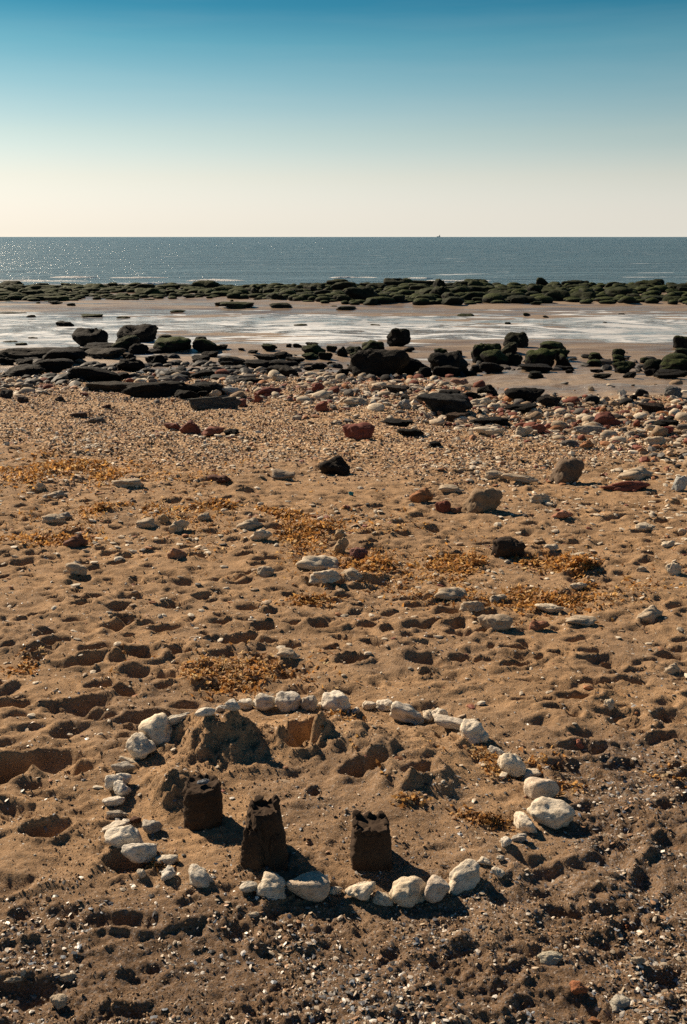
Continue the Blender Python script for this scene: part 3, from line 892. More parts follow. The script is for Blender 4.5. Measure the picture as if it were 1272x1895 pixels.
sl(492, 1069, 34, 20, C_PALE, 'pale stone left of the flat white slabs')
sl(590, 1058, 84, 25, C_CHALK, 'broad flat white slab in mid beach', rz=0)
sl(602, 1079, 62, 22, C_CHALK, 'white slab in front of the broad flat white slab')
sl(650, 1075, 44, 20, C_PALE, 'pale stone right of the white slabs')
sl(632, 1024, 32, 28, (.42, .31, .19), 'yellowish upright stone among seaweed')
sl(664, 1035, 36, 20, (.24, .11, .09), 'dark red stone among seaweed')
sl(632, 996, 24, 16, (.45, .33, .20), 'small yellowish stone behind the upright one')
sl(940, 1034, 66, 36, (.05, .033, .022), 'dark brown lumpy rock on sand', rz=0)
sl(835, 1110, 70, 20, C_PALE, 'pale flat stone on sand right of centre')
sl(874, 1132, 48, 18, C_PALE, 'pale stone below the flat one')
sl(916, 1166, 66, 25, (.44, .35, .25), 'large yellowish stone right of centre', rz=0)
sl(922, 1115, 34, 13, C_PALE, 'pale small stone by seaweed')
sl(998, 1168, 38, 18, (.30, .14, .085), 'brown red stone right of the yellowish one')
sl(1016, 1134, 54, 14, C_CHALK, 'long white flat stone by dark weed')
sl(1075, 1160, 60, 14, C_PALE, 'flat pale stone on the right shelly patch')
sl(1202, 1150, 58, 23, C_PALE, 'pale angular stone on the right')
sl(1070, 1092, 34, 13, C_CHALK, 'white stone below the seaweed heap')
sl(1066, 1036, 38, 12, C_CHALK, 'white flat stone above the seaweed heap')
sl(1020, 1019, 30, 10, C_CHALK, 'small white stone right of the dark lumpy rock')
sl(1098, 1042, 30, 9, C_CHALK, 'thin white flat stone above seaweed heap')
sl(1193, 983, 40, 12, C_CHALK, 'white flat stone among small chips at right')
sl(1236, 1013, 26, 12, C_CHALK, 'white oval stone at right')
sl(1246, 1065, 30, 22, C_CHALK, 'white twin stone near the right edge')
sl(1244, 1248, 30, 19, C_PALE, 'pale rounded stone alone at right on trampled sand')
sl(1127, 1313, 19, 19, C_CHALK, 'small crumbly white stone on right sand')
sl(1072, 1384, 17, 16, (.52, .22, .15), 'pink red chip beside a dark footprint')
sl(536, 1218, 46, 15, C_PALE, 'flat half buried pale stone behind the ring')
sl(1262, 992, 18, 14, C_CHALK, 'white stone cut by the right edge')
o = sl(650, 917, 10, 7, (.03, .30, .38), 'tiny bright blue plastic scrap on the shingle')
o.name = 'plastic_scrap'
o['category'] = 'litter'
sl(1188, 1058, 20, 9, C_PALE, 'tiny pale stone at right')

# ------------------------------------------------------------------ ring stones
RING = [
 (288, 1352, 66, 58, 'b', 'large smooth grey white stone at the upper left of the ring', 20),
 (262, 1383, 54, 46, 'b', 'rounded grey stone leaning against the largest upper left ring stone', 0),
 (330, 1330, 44, 18, 's', 'low stone running on from the large upper left ring stone', 25),
 (240, 1408, 40, 15, 'f', 'thin pale slab lying below the two large left ring stones', -22),
 (229, 1421, 42, 19, 'g', 'bluish grey flat stone under the thin left slab', -12),
 (219, 1447, 44, 31, 'b', 'white humped stone on the left side of the ring', 0),
 (225, 1463, 31, 31, 'b', 'upright white stone set against the humped left one', 0),
 (210, 1480, 40, 22, 'f', 'flat white stone tilted outward on the left side', 18),
 (218, 1507, 38, 12, 'g', 'low half buried pale stone on the left side', 0),
 (214, 1529, 48, 21, 'f', 'ridged pale stone behind the large lower left one', 12),
 (231, 1551, 70, 41, 'b', 'large pale stone at the lower left of the ring', 8),
 (260, 1575, 62, 39, 'b', 'large pale stone above the dark hollow at lower left', -15),
 (283, 1531, 36, 25, 'g', 'blue grey stone inside the ring at lower left', 10),
 (309, 1592, 40, 21, 's', 'blocky pale stone right of the lower left pair', 0),
 (312, 1617, 26, 22, 's', 'small pale stone below the blocky lower left one', 20),
 (371, 1622, 51, 36, 'b', 'smooth oval grey white stone alone at the lower left gap', -15),
 (262, 1619, 16, 15, 's', 'tiny white stone down in the dark hollow', 0),
 (463, 1638, 38, 20, 's', 'pale stone left of the front row', 12),
 (506, 1644, 52, 38, 'b', 'white wedge stone in the front row below the crumbled castle', -18),
 (571, 1646, 74, 48, 'p', 'largest front row stone, squarish and pinkish grey', 6),
 (621, 1648, 24, 16, 's', 'small pitted white stone between larger front row stones', 0),
 (671, 1652, 54, 37, 'b', 'forked white stone in the front row below the square castle', 28),
 (709, 1661, 36, 26, 's', 'small curved white stone left of the blue shadowed one', 0),
 (756, 1651, 66, 46, 'b', 'pitted white stone in the shadow of the square castle', -8),
 (808, 1648, 47, 41, 'p', 'round ball like stone in the front row', 0),
 (856, 1626, 72, 40, 'b', 'kidney shaped stone ending the front row at right', 32),
 (897, 1593, 24, 15, 's', 'small white stone right of the kidney shaped one', -20),
 (926, 1589, 15, 10, 's', 'tiny pale stone farthest in the small right gap', 0),
 (922, 1616, 23, 19, 's', 'small round pale stone below the right gap', 0),
 (938, 1558, 20, 17, 's', 'small white ball stone below the right white slab', 0),
 (961, 1552, 32, 15, 'g', 'low sandy stone beside the white ball stone', 15),
 (973, 1527, 50, 36, 'b', 'smooth white slab turned inward at the lower right', -35),
 (1020, 1507, 80, 48, 'b', 'largest white stone at the right end of the ring', -15),
 (1001, 1463, 60, 42, 'p', 'rough grey white stone above the largest right one', -25),
 (948, 1417, 50, 38, 'b', 'sand topped stone on the right side of the ring', -38),
 (981, 1431, 40, 23, 'f', 'banded white stone leaning on the sand topped one', 15),
 (920, 1389, 30, 15, 'f', 'thin sliver stone between the right side stones', -50),
 (874, 1354, 44, 40, 'b', 'pitted white stone at the upper right', -30),
 (890, 1364, 28, 26, 's', 'small hollowed stone tucked into the upper right one', -20),
 (834, 1338, 66, 27, 'f', 'arched slab stone at the upper right of the ring', -14),
 (797, 1325, 26, 20, 's', 'small pale stone left of the arched slab', 15),
 (812, 1322, 28, 24, 's', 'tilted pale stone between small stone and arched slab', 25),
 (755, 1320, 62, 38, 'b', 'big pitted white stone along the far side', -20),
 (712, 1305, 33, 20, 's', 'second pale stone left of the big pitted far one', 0),
 (684, 1306, 25, 17, 's', 'small white stone between far side stones', 0),
 (659, 1314, 15, 14, 's', 'tiny white stone right of the blocky far stone', 0),
 (622, 1299, 51, 34, 'b', 'blocky cream stone on the far side', 4),
 (572, 1301, 30, 26, 'g', 'crumbly grey stone left of the blocky cream one', 0),
 (535, 1297, 46, 34, 'b', 'split cream stone on the far side', -5),
 (490, 1299, 42, 32, 'b', 'squarish cream stone on the far side', 8),
 (455, 1304, 30, 21, 's', 'smooth oval stone left of the squarish cream one', 0),
 (431, 1308, 28, 19, 's', 'smooth oval stone second left of the squarish one', 0),
 (409, 1312, 18, 13, 's', 'tiny stone among the far left smooth ones', 0),
 (380, 1319, 36, 17, 's', 'low smooth stone where far side meets the heap', 8),
]
RC = {'b': (.82, .735, .60), 's': (.82, .74, .61), 'f': (.78, .69, .56), 'g': (.50, .46, .40), 'p': (.66, .56, .45)}
for i, (px, py, w, h, k, lab, roll) in enumerate(RING):
    near = py > 1400
    x, y, t = at(px, py)
    Z = h * t / F
    x, y, t = at(px, py, Z * .30)
    mpp = t / F
    W, Z = w * mpp * 1.09, h * mpp * 1.07
    hard = {'b': 7, 's': 7, 'f': 9, 'g': 8, 'p': 9}[k]
    me = rock_mesh('ring_stone', 900 + i, 4, 8, hard, .23 if k != 'p' else .13, .045, M_STONE)
    o = link('ring_stone', me)
    o.scale = (W, Z * (1.1 if k != 'f' else 1.25), Z * (.98 if k != 'f' else .75))
    # roll in the picture plane turns the stone about the view axis: split between a turn on the ground and a tilt
    o.rotation_euler = (0, -R(roll) * .55, R(roll) * .75)
    o.location = (x, y, hz(x, y) + Z * .30)
    v_ = random.uniform(.82, 1.06); wm = random.uniform(-.05, .05)
    o.color = (RC[k][0] * v_ * (1 + wm), RC[k][1] * v_, RC[k][2] * v_ * (1 - 1.6 * wm), 0)
    tag(o, lab, 'stone', 'chalk stones laid in a ring')

# small stones and shells at the very front
for px, py, w, h, c, lab in ((1070, 1833, 34, 25, (.40, .17, .085), 'orange brown pebble near the front right'),
    (1019, 1781, 50, 26, (.52, .48, .38), 'pale yellowish flat stone near the front right'), (1180, 1784, 28, 15, C_PALE, 'small pale stone on the right shell bed'),
    (1146, 1864, 40, 30, (.48, .45, .38), 'pale curved stone in the front right corner'), (110, 1861, 33, 26, C_PALE, 'crumbly pale lump in the front left corner'),
    (126, 1811, 36, 18, C_PALE, 'pale flat chip at front left'), (26, 1816, 36, 12, C_PALE, 'bone pale sliver at the left front edge'),
    (470, 1697, 22, 10, C_CHALK, 'small white pebble below the front row'), (376, 1447, 22, 11, (.26, .29, .33), 'blue grey pebble resting on the round castle'),
    (252, 1521, 24, 14, (.12, .06, .04), 'dark rusty chip left inside ring'), (860, 1888, 24, 18, C_PALE, 'pale pebble cut by the bottom edge'),
    (1160, 1710, 10, 9, (.40, .17, .085), 'tiny orange pebble on right shells'), (1100, 1890, 26, 14, C_ORANGE, 'tan pebble at the bottom right edge')):
    x, y, t = at(px, py)
    mpp = t / F
    o = link('pebble', random.choice(STONES))
    W, Z = w * mpp, h * mpp
    o.scale = (W, Z * 1.1, Z * .9)
    o.rotation_euler = (0, 0, random.uniform(-.3, .3))
    o.location = (x, y, hz(x, y) + Z * .28)
    o.color = (*c, 0)
    tag(o, lab, 'pebble')
    if 'castle' in lab: TOP_PEBBLE = o

# ------------------------------------------------------------------ sandcastles
def tower_mesh(r0, r1, h, power, seed, nseg=96, nv=44, rim=None, slump=None, rot=0.0):
    """bucket-moulded tower: base radius r0, top radius r1, superellipse plan; rim(a) lowers the top edge"""
    a = np.linspace(0, 2 * np.pi, nseg, endpoint=False)
    ca, sa = np.cos(a), np.sin(a)
    sq = (np.abs(ca) ** power + np.abs(sa) ** power) ** (-1 / power)
    V, rows = [], []
    top = h + (rim(a) if rim else 0 * a)
    for k in range(nv):
        v = k / (nv - 1)
        r = r0 + (r1 - r0) * v
        fl = .010 * np.exp(-v / .05)                      # spread foot
        rr = (r + fl) * sq
        zz = -.03 + (top + .03) * v
        nx = ca * rr; ny = sa * rr
        er = fbm(a * 0 + nx * 60 + seed, zz * 60 + ny * 41, seed, 4, .7) * .0030 + perlin(nx * 14 + ny * 9 + seed, zz * 16, seed + 5) * .004
        edge = sstep(.90, 1.0, v) * .006
        rr = rr + er - edge
        if slump is not None: rr = rr * slump(a, v)
        V.append(np.stack([ca * rr, sa * rr, zz], 1))
    for k, f in enumerate((.9, .78, .62, .42, .2)):
        rr = (r1 - .006) * sq * f
        base = h - .008 * min(1, (k + 1) / 2)
        zz = top * (1 - sstep(0, 1.2, k + 1.0)) + base * sstep(0, 1.2, k + 1.0) if k < 1 else np.full(nseg, base)
        zz = np.minimum(zz, np.maximum(top, base)) + fbm(ca * rr * 60 + seed, sa * rr * 60, seed + 7, 3, .6) * .0035
        V.append(np.stack([ca * rr, sa * rr, zz], 1))
    V = np.concatenate(V)
    n = nv + 5
    i = np.arange(n * nseg).reshape(n, nseg)
    q = np.stack([i[:-1], np.roll(i[:-1], -1, 1), np.roll(i[1:], -1, 1), i[1:]], -1).reshape(-1, 4)
    c, s = math.cos(rot), math.sin(rot)
    V[:, :2] = V[:, :2] @ np.array([[c, s], [-s, c]])
    V = np.vstack([V, [[0, 0, V[-nseg:, 2].mean()]]])
    tri = np.stack([i[-1], np.roll(i[-1], -1), np.full(nseg, len(V) - 1), np.full(nseg, len(V) - 1)], -1)
    me = bpy.data.meshes.new('castle_body')
    me.from_pydata(V.tolist(), [], q.tolist() + [t_[:3] for t_ in tri.tolist()])
    for p in me.polygons: p.use_smooth = True
    return me

MERL = [rock_mesh('merlon', 700 + i, 3, 8, 14, .10, .06, M_CASTLE) for i in range(5)]
def merlon(parent, x, y, z, sx, sy, sz, rz=0):
    o = link('battlement', random.choice(MERL), None, parent)
    o.location = (x, y, z); o.scale = (sx, sy, sz); o.rotation_euler = (random.uniform(-.08, .08), random.uniform(-.08, .08), rz)
    return o

def castle(px, py, label):
    x, y, t = at(px, py)
    e = bpy.data.objects.new('sandcastle', None)
    e.location = (x, y, hz(x, y)); e.empty_display_size = .05
    COL.objects.link(e)
    return tag(e, label, 'sandcastle', 'three bucket sandcastles in the ring'), t / F

random.seed(11)
# round castle
c1, m = castle(377, 1519, 'round sandcastle with flat broken rim and a pebble on top')
r = 35 * m
rim1 = lambda a: -.014 * np.exp(-((np.mod(a + .2, 2 * np.pi) - 4.5) / .75) ** 2) + perlin(a * 3, a * 0, 5) * .006 + perlin(a * 8, a * 0, 6) * .004
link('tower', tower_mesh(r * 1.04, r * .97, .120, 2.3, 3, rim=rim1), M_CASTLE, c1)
merlon(c1, r * .72, -r * .30, .119, .022, .030, .022, .4)
merlon(c1, -r * .2, -r * .78, .109, .05, .012, .010, .05)
TOP_PEBBLE.location = c1.location + Vector((.003, .002, .120 + .003))
TOP_PEBBLE.rotation_euler = (0, -.35, .5)
# crumbled castle
c2, m = castle(491, 1576, 'crumbled sandcastle with slumped front and broken corner turret')
r = 36 * m
rim2 = lambda a: -.035 * np.exp(-((np.mod(a, 2 * np.pi) - 3.9) / .55) ** 2) + perlin(a * 3.5, a * 0 + 2, 15) * .010 + perlin(a * 9, a * 0, 16) * .005
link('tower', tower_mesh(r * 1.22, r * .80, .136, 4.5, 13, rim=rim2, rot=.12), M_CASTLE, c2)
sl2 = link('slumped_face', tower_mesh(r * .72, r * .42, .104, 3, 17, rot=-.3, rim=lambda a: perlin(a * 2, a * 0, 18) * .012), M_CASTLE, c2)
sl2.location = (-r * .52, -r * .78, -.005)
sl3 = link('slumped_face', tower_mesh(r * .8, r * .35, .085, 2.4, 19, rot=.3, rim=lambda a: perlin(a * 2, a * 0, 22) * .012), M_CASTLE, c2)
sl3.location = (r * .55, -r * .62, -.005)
merlon(c2, r * .62, r * .05, .141, .018, .026, .030)
merlon(c2, r * .55, r * .60, .139, .024, .020, .022)
merlon(c2, -r * .30, r * .62, .137, .026, .020, .020)
merlon(c2, -r * .60, r * .25, .133, .016, .026, .020)
# square castle
c3, m = castle(686, 1588, 'square sandcastle with jagged battlements and straight sloping sides')
r = 37 * m
rim3 = lambda a: perlin(a * 4, a * 0 + 1, 25) * .007 + perlin(a * 10, a * 0, 26) * .005
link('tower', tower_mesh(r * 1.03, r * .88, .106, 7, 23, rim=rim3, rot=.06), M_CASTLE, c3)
for dx, wd, hh in ((-.66, .022, .020), (-.18, .024, .016), (.16, .020, .018), (.62, .026, .016)):
    merlon(c3, dx * r, -r * .76, .105, wd, .016, hh, .06)
for dx, wd, hh in ((-.70, .024, .026), (-.05, .026, .018), (.60, .022, .020)):
    merlon(c3, dx * r, r * .74, .105, wd, .018, hh, .06)
merlon(c3, -r * .78, r * .02, .104, .016, .024, .016)
merlon(c3, r * .78, r * .05, .104, .016, .024, .014)

# ------------------------------------------------------------------ scattered stuff
def rots(n, tilt):
    """random turn about z then tilt about a random ground axis"""
    a = rng.uniform(0, 2 * np.pi, n); ph = rng.uniform(0, 2 * np.pi, n); th = np.abs(rng.normal(0, tilt, n))
    ca, sa = np.cos(a), np.sin(a)
    Z = np.zeros((n, 3, 3)); Z[:, 0, 0] = ca; Z[:, 0, 1] = -sa; Z[:, 1, 0] = sa; Z[:, 1, 1] = ca; Z[:, 2, 2] = 1
    k = np.stack([np.cos(ph), np.sin(ph), 0 * ph], 1)
    K = np.zeros((n, 3, 3))
    K[:, 0, 1] = -k[:, 2]; K[:, 0, 2] = k[:, 1]; K[:, 1, 0] = k[:, 2]; K[:, 1, 2] = -k[:, 0]; K[:, 2, 0] = -k[:, 1]; K[:, 2, 1] = k[:, 0]
    I = np.eye(3)[None]
    T = I + np.sin(th)[:, None, None] * K + (1 - np.cos(th))[:, None, None] * (K @ K)
    return T @ Z

def scatter(name, tv, tf, P, S, tilt, cols, m, jit=.18, smooth=False):
    n = len(P); tv = np.asarray(tv, float); tf = np.asarray(tf, int)
    k = len(tv)
    L = np.repeat(tv[None], n, 0) * (1 + rng.normal(0, jit, (n, k, 1)))
    L = L * S[:, None, :]
    W = np.einsum('nij,nkj->nki', rots(n, tilt), L) + P[:, None, :]
    Fc = (tf[None] + (np.arange(n) * k)[:, None, None]).reshape(-1, tf.shape[1])
    me = np_mesh(name, W.reshape(-1, 3), Fc, smooth)
    colattr(me, np.repeat(cols, k, 0))
    return link(name, me, m)

OCT_V = np.array([(1, 0, 0), (.2, 1, 0), (-1, .1, 0), (-.1, -1, 0), (.1, 0, 1), (0, .1, -1)]) * .5
OCT_F = np.array([(0, 1, 4), (1, 2, 4), (2, 3, 4), (3, 0, 4), (1, 0, 5), (2, 1, 5), (3, 2, 5), (0, 3, 5)])
CUP_V = np.array([(-.5, -.3, 0), (-.1, -.5, -.02), (.42, -.36, .03), (.5, .25, 0), (0, .5, .02), (-.45, .3, -.03), (0, 0, .2)])
CUP_F = np.array([(i, (i + 1) % 6, 6) for i in range(6)])
RIB_V = np.array([(-.5, -.16, 0), (-.5, .12, .04), (-.15, -.22, .16), (-.15, .2, .22), (.2, -.2, .08), (.2, .22, .2), (.5, -.05, .3), (.5, .1, .34)])
RIB_F = np.array([(0, 2, 3), (0, 3, 1), (2, 4, 5), (2, 5, 3), (4, 6, 7), (4, 7, 5)])

def pick(pal, wts, n, var=.15):
    pal = np.array(pal); i = rng.choice(len(pal), n, p=np.array(wts) / sum(wts))
    return np.clip(pal[i] * (1 + rng.normal(0, var, (n, 1))), .01, .9)

def sample(n, y0, y1, hw, dens, power=1.0):
    X, Y = [], []
    tot = 0
    while tot < n:
        y = y0 + (y1 - y0) * rng.random(n * 2) ** power
        x = rng.uniform(-hw, hw, n * 2) * (y + .5)
        k = rng.random(n * 2) < dens(x, y)
        X.append(x[k]); Y.append(y[k]); tot += k.sum()
    return np.concatenate(X)[:n], np.concatenate(Y)[:n]

# shell fragments in the foreground
def d_shell(x, y):
    q = fbm(x * 3, y * 3, 131, 3)
    d = sstep(2.35, 1.75, y) * .9 + .8 * sstep(.3, .8, x - .2 * (y - 2.2)) * sstep(3.4, 2.6, y)
    inring = np.exp(-(((x - RINGC[0]) / .6) ** 2 + ((y - RINGC[1]) / .5) ** 2) ** 2)
    return np.clip((d + 0.14 + .60 * inring * sstep(-.25, .25, x - RINGC[0] + .1) * sstep(-.2, .5, fbm(x * 5, y * 5, 141, 2))) * sstep(-.75, .55, q), 0, 1)
n = 44000
x, y = sample(n, 1.45, 4.6, .52, d_shell, 1.25)
sz = .0032 + .013 * rng.random(n) ** 4
P = np.stack([x, y, height(x, y) + sz * .12], 1)
S = np.stack([sz, sz * rng.uniform(.45, .9, n), sz * rng.uniform(.15, .7, n)], 1)
PAL_SH = [(.72, .66, .58), (.50, .44, .37), (.20, .22, .25), (.10, .10, .11), (.34, .20, .11), (.05, .045, .04), (.40, .32, .23)]
tag(scatter('shell_fragments', CUP_V, CUP_F, P, S, .55, pick(PAL_SH, (1.1, 1.8, 1.2, 1.5, 2.6, 2.2, 4.2), n), M_SHELL), 'broken shell fragments strewn over the near sand', 'shells', None, 'stuff')

# little gravel grains and sand clods close by
n = 32000
x, y = sample(n, 1.45, 7.0, .52, lambda x, y: np.clip(.15 + .85 * sstep(-.1, .5, fbm(x * 2.2, y * 2.2, 151, 3)) * sstep(3.8, 2, y) + .9 * np.exp(-((x + .36) / .22) ** 2 - ((y - 2.85) / .22) ** 2), 0, 1), 1.7)
sz = (.003 + .008 * rng.random(n) ** 3.5) * (1 + .10 * np.maximum(y - 2.5, 0))
P = np.stack([x, y, height(x, y) + sz * .15], 1)
S = np.stack([sz, sz * rng.uniform(.6, 1, n), sz * rng.uniform(.5, .9, n)], 1)
tag(scatter('sand_clods', OCT_V, OCT_F, P, S, .5, pick([(.30, .20, .12), (.18, .12, .075), (.38, .26, .16), (.50, .42, .32)], (4, 2, 3, 1), n), M_CLOD), 'crumbs of sand and grit lying on the beach', 'grit', None, 'stuff')

# coarse shingle of the upper beach
def d_shingle(x, y):
    e = sstep(6.6, 8.8, y + 1.2 * fbm(x * .5, y * .5, 111, 3)) * (1 - sstep(-.3, .6, y - beach_edge(x, y)))
    return np.clip(e * (.6 + .5 * fbm(x * 1.3, y * 1.3, 161, 2)), 0, 1)
n = 62000
x, y = sample(n, 6.4, 20, .48, d_shingle, 1.0)
sz = (.012 + .030 * rng.random(n) ** 2.5) * (.55 + .045 * y)
P = np.stack([x, y, height(x, y, False) + sz * .12], 1)
S = np.stack([sz, sz * rng.uniform(.6, 1, n), sz * rng.uniform(.35, .8, n)], 1)
PAL_G = [(.50, .33, .19), (.36, .20, .10), (.64, .50, .35), (.74, .64, .50), (.15, .09, .06), (.22, .085, .055), (.045, .04, .036)]
tag(scatter('shingle', OCT_V, OCT_F, P, S, .45, pick(PAL_G, (4, 3.5, 2.6, 1.6, 1.6, 1.0, 1.2), n), M_GRAVEL), 'coarse tan and orange shingle covering the upper beach', 'shingle', None, 'stuff')

# mixed stones of the belt below the shingle, too many to count
def d_belt(x, y):
    e = beach_edge(x, y); nr = belt_near(x, y); q = x / np.maximum(y, 1)
    r_ = .30 + .70 * sstep(-.16, .1, q)
    return np.clip(sstep(nr - 1.2, nr + 1.6, y) * (1 - sstep(e - .5, e + .9, y)) * r_ * (.75 + .6 * fbm(x * .9, y * .9, 171, 2)) + .02 * (np.abs(y - e) < 3), 0, 1)
n = 5600
x, y = sample(n, 7.5, 20.5, .46, d_belt, 1.0)
sz = (.028 + .092 * rng.random(n) ** 2.6) * (.45 + .04 * y)
P = np.stack([x, y, height(x, y, False) + sz * .14], 1)
S = np.stack([sz * 1.15, sz * rng.uniform(.6, .95, n), sz * rng.uniform(.4, .75, n)], 1)
D2, F2 = ICO[2]
tv = D2 * (np.sum((np.abs(D2)) ** 4, 1) ** (-.25))[:, None] * .5
PAL_B = [C_CHALK, C_PALE, C_TAN, C_RED, C_ORANGE, (.12, .11, .10), (.045, .042, .04)]
D1, F1 = ICO[1]
tv1 = D1 * (np.sum((np.abs(D1)) ** 4, 1) ** (-.25))[:, None] * .5
tag(scatter('small_stones', tv1, F1, P, S, .35, pick(PAL_B, (1.5, 3.2, 3.6, 2.2, 1.6, 1.3, 1.2), n), M_GRAVEL, .14), 'mixed pale, red and grey stones massed below the shingle', 'stones', None, 'stuff')
n = 240
x, y = sample(n, 7.5, 20.3, .42, d_belt, 1.0)
zz = height(x, y)
for i in range(n):
    w = random.uniform(.10, .25) * (.45 + .04 * y[i])
    c = random.choices([C_CHALK, C_PALE, C_TAN, C_RED, C_ORANGE, (.13, .12, .11), BLACK], (2.4, 3, 2, 2, 1, .9, .9))[0]
    nm = {C_CHALK: 'white', C_PALE: 'pale', C_TAN: 'tan', C_RED: 'dark red', C_ORANGE: 'orange', BLACK: 'black'}.get(c, 'grey')
    o = link('belt_stone', random.choice(PEBB))
    h_ = w * random.uniform(.4, .65)
    o.scale = (w, w * random.uniform(.55, .9), h_)
    o.location = (x[i], y[i], zz[i] + h_ * .25)
    o.rotation_euler = (random.uniform(-.2, .2), random.uniform(-.2, .2), random.uniform(0, 6.28))
    v = random.uniform(.8, 1.15)
    o.color = (c[0] * v, c[1] * v, c[2] * v, 0)
    q = x[i] / y[i]
    spot = 'near the left edge' if q < -.2 else 'left of centre' if q < -.05 else 'at centre' if q < .1 else 'right of centre' if q < .24 else 'near the right edge'
    size = 'large' if w > .17 else 'small'
    tag(o, f'{size} {nm} stone {spot}, stone belt ' + ('seaward side' if y[i] > .5 * (belt_near(x, y)[i] + beach_edge(x, y)[i]) else 'landward side'), 'stone', f'{nm} stones in the belt below the shingle')
# dark broken rock among and before the boulders
def d_frag(x, y):
    q = x / np.maximum(y, 1)
    return np.clip(sstep(-.02, -.16, q) * sstep(14.5, 16.5, y) * (1 - sstep(21, 23, y)) + .25 * sstep(17.5, 19, y) * (1 - sstep(22, 24, y)), 0, 1) * sstep(-.1, .4, fbm(x * .8, y * .8, 211, 2))
n = 620
x, y = sample(n, 14, 24, .44, d_frag, 1.0)
sz = .07 + .26 * rng.random(n) ** 2.2
P = np.stack([x, y, height(x, y, False) + sz * .10], 1)
S = np.stack([sz * 1.3, sz * rng.uniform(.6, .95, n), sz * rng.uniform(.3, .55, n)], 1)
tag(scatter('rock_fragments', ICO[2][0] * .5, ICO[2][1], P, S, .25, pick([BLACK, GR, (.05, .042, .034), (.12, .10, .08)], (4, 3, 2, 1), n), M_GRAVEL, .07), 'dark broken rock lying between the boulders', 'rocks', None, 'stuff')
# scattered pale bits on the sand between
n = 12500
x, y = sample(n, 2.6, 10, .46, lambda x, y: np.clip(.12 + .9 * sstep(-.1, .5, fbm(x * 1.1, y * 1.1, 181, 3)) * sstep(3, 6, y) + .3 * sstep(.3, 2, x) * sstep(4, 5, y), 0, 1), 1.0)
sz = (.007 + .032 * rng.random(n) ** 6) * (.4 + .12 * y)
P = np.stack([x, y, height(x, y, False) + sz * .1], 1)
S = np.stack([sz * 1.2, sz * rng.uniform(.6, .95, n), sz * rng.uniform(.3, .6, n)], 1)
tag(scatter('sand_pebbles', tv1, F1, P, S, .3, pick(PAL_B, (5, 4, 3, .8, 1.2, .4, .2), n), M_GRAVEL, .09), 'small loose pebbles scattered on the dimpled sand', 'pebbles', None, 'stuff')

# dry seaweed drifts
PAL_W = [(.56, .28, .08), (.66, .38, .13), (.38, .18, .055), (.15, .075, .03), (.70, .50, .27)]
def weed(patches, name, label, size, n, lift, tilt, pal=(3, 3, 2.4, 1.4, 1), kind=None, cat='seaweed'):
    X, Y, Zl = [], [], []
    tot = sum(p[2] * p[3] for p in patches)
    for px, py, w, h, hp in patches:
        k = int(n * w * h / tot * .75)
        c = at(px, py); l = at(px - w / 2, py); u = at(px, py - h / 2); b_ = at(px, py + h / 2)
        a, b = abs(c[0] - l[0]), (u[1] - b_[1]) / 2
        g = np.clip(rng.normal(0, .62, (k * 3, 2)), -2, 2)
        xx = c[0] + g[:, 0] * a; yy = c[1] + g[:, 1] * b
        keep = rng.random(k * 3) < sstep(-.35, .45, fbm(xx * 6 / (1 + .2 * c[1]), yy * 6 / (1 + .2 * c[1]), 191, 2))
        xx, yy, g = xx[keep][:k], yy[keep][:k], g[keep][:k]
        X.append(xx); Y.append(yy); Zl.append(hp * np.exp(-(g ** 2).sum(1) * 2.0) * rng.random(len(xx)) * .75)
    x, y, zl = np.concatenate(X), np.concatenate(Y), np.concatenate(Zl)
    n = len(x)
    s_ = size * rng.uniform(.5, 1.5, n)
    P = np.stack([x, y, height(x, y, False) + zl + lift * s_], 1)
    S = np.stack([s_, s_ * rng.uniform(.5, 1.1, n), s_ * rng.uniform(.5, 1.4, n)], 1)
    if name == 'seaweed_drift': kind = 'stuff'
    return tag(scatter(name, RIB_V, RIB_F, P, S, tilt, pick(PAL_W, pal, n, .2), M_WEED), label, cat, None, kind)
weed([(120, 868, 210, 40, .05), (210, 880, 90, 24, .05), (60, 880, 90, 24, .04)], 'seaweed_drift', 'broad orange brown seaweed drift at the left edge of the sand', .035, 3600, .05, .8)
weed([(245, 940, 130, 18, .04), (200, 945, 60, 12, .03)], 'seaweed_drift', 'narrow seaweed drift below the broad one at left', .032, 1100, .05, .8, (3, 3, 2.4, 1.4, 1), 'stuff')
weed([(90, 1000, 150, 16, .03)], 'seaweed_drift', 'thin seaweed drift beside the red brown stone at left', .030, 900, .05, .8)
weed([(420, 938, 90, 14, .03), (520, 955, 70, 18, .04), (480, 945, 60, 10, .03)], 'seaweed_drift', 'seaweed drift left of centre behind the white stones', .032, 1300, .05, .8)
weed([(590, 985, 110, 40, .04), (690, 1045, 90, 26, .04), (640, 1005, 50, 24, .04), (540, 985, 60, 30, .02)], 'seaweed_drift', 'orange seaweed drift round the yellowish upright stone', .030, 2600, .05, .8)
weed([(870, 1045, 120, 34, .035), (960, 1050, 90, 24, .03)], 'seaweed_drift', 'orange seaweed drift left of the seaweed heap', .028, 2200, .05, .8)
weed([(1080, 1058, 90, 36, .11), (1050, 1048, 50, 24, .08)], 'seaweed_heap', 'raised heap of dry seaweed casting a dark shadow at right', .030, 2600, .05, .9)
weed([(1000, 1105, 160, 34, .03), (930, 1090, 70, 24, .02)], 'seaweed_drift', 'thin seaweed drift below the heap on shelly sand', .026, 1500, .05, .8)
weed([(560, 1112, 110, 12, .02)], 'seaweed_drift', 'thin line of seaweed below the flat white slabs', .024, 420, .05, .8, (3, 3, 2.4, 1.4, 1), 'stuff')
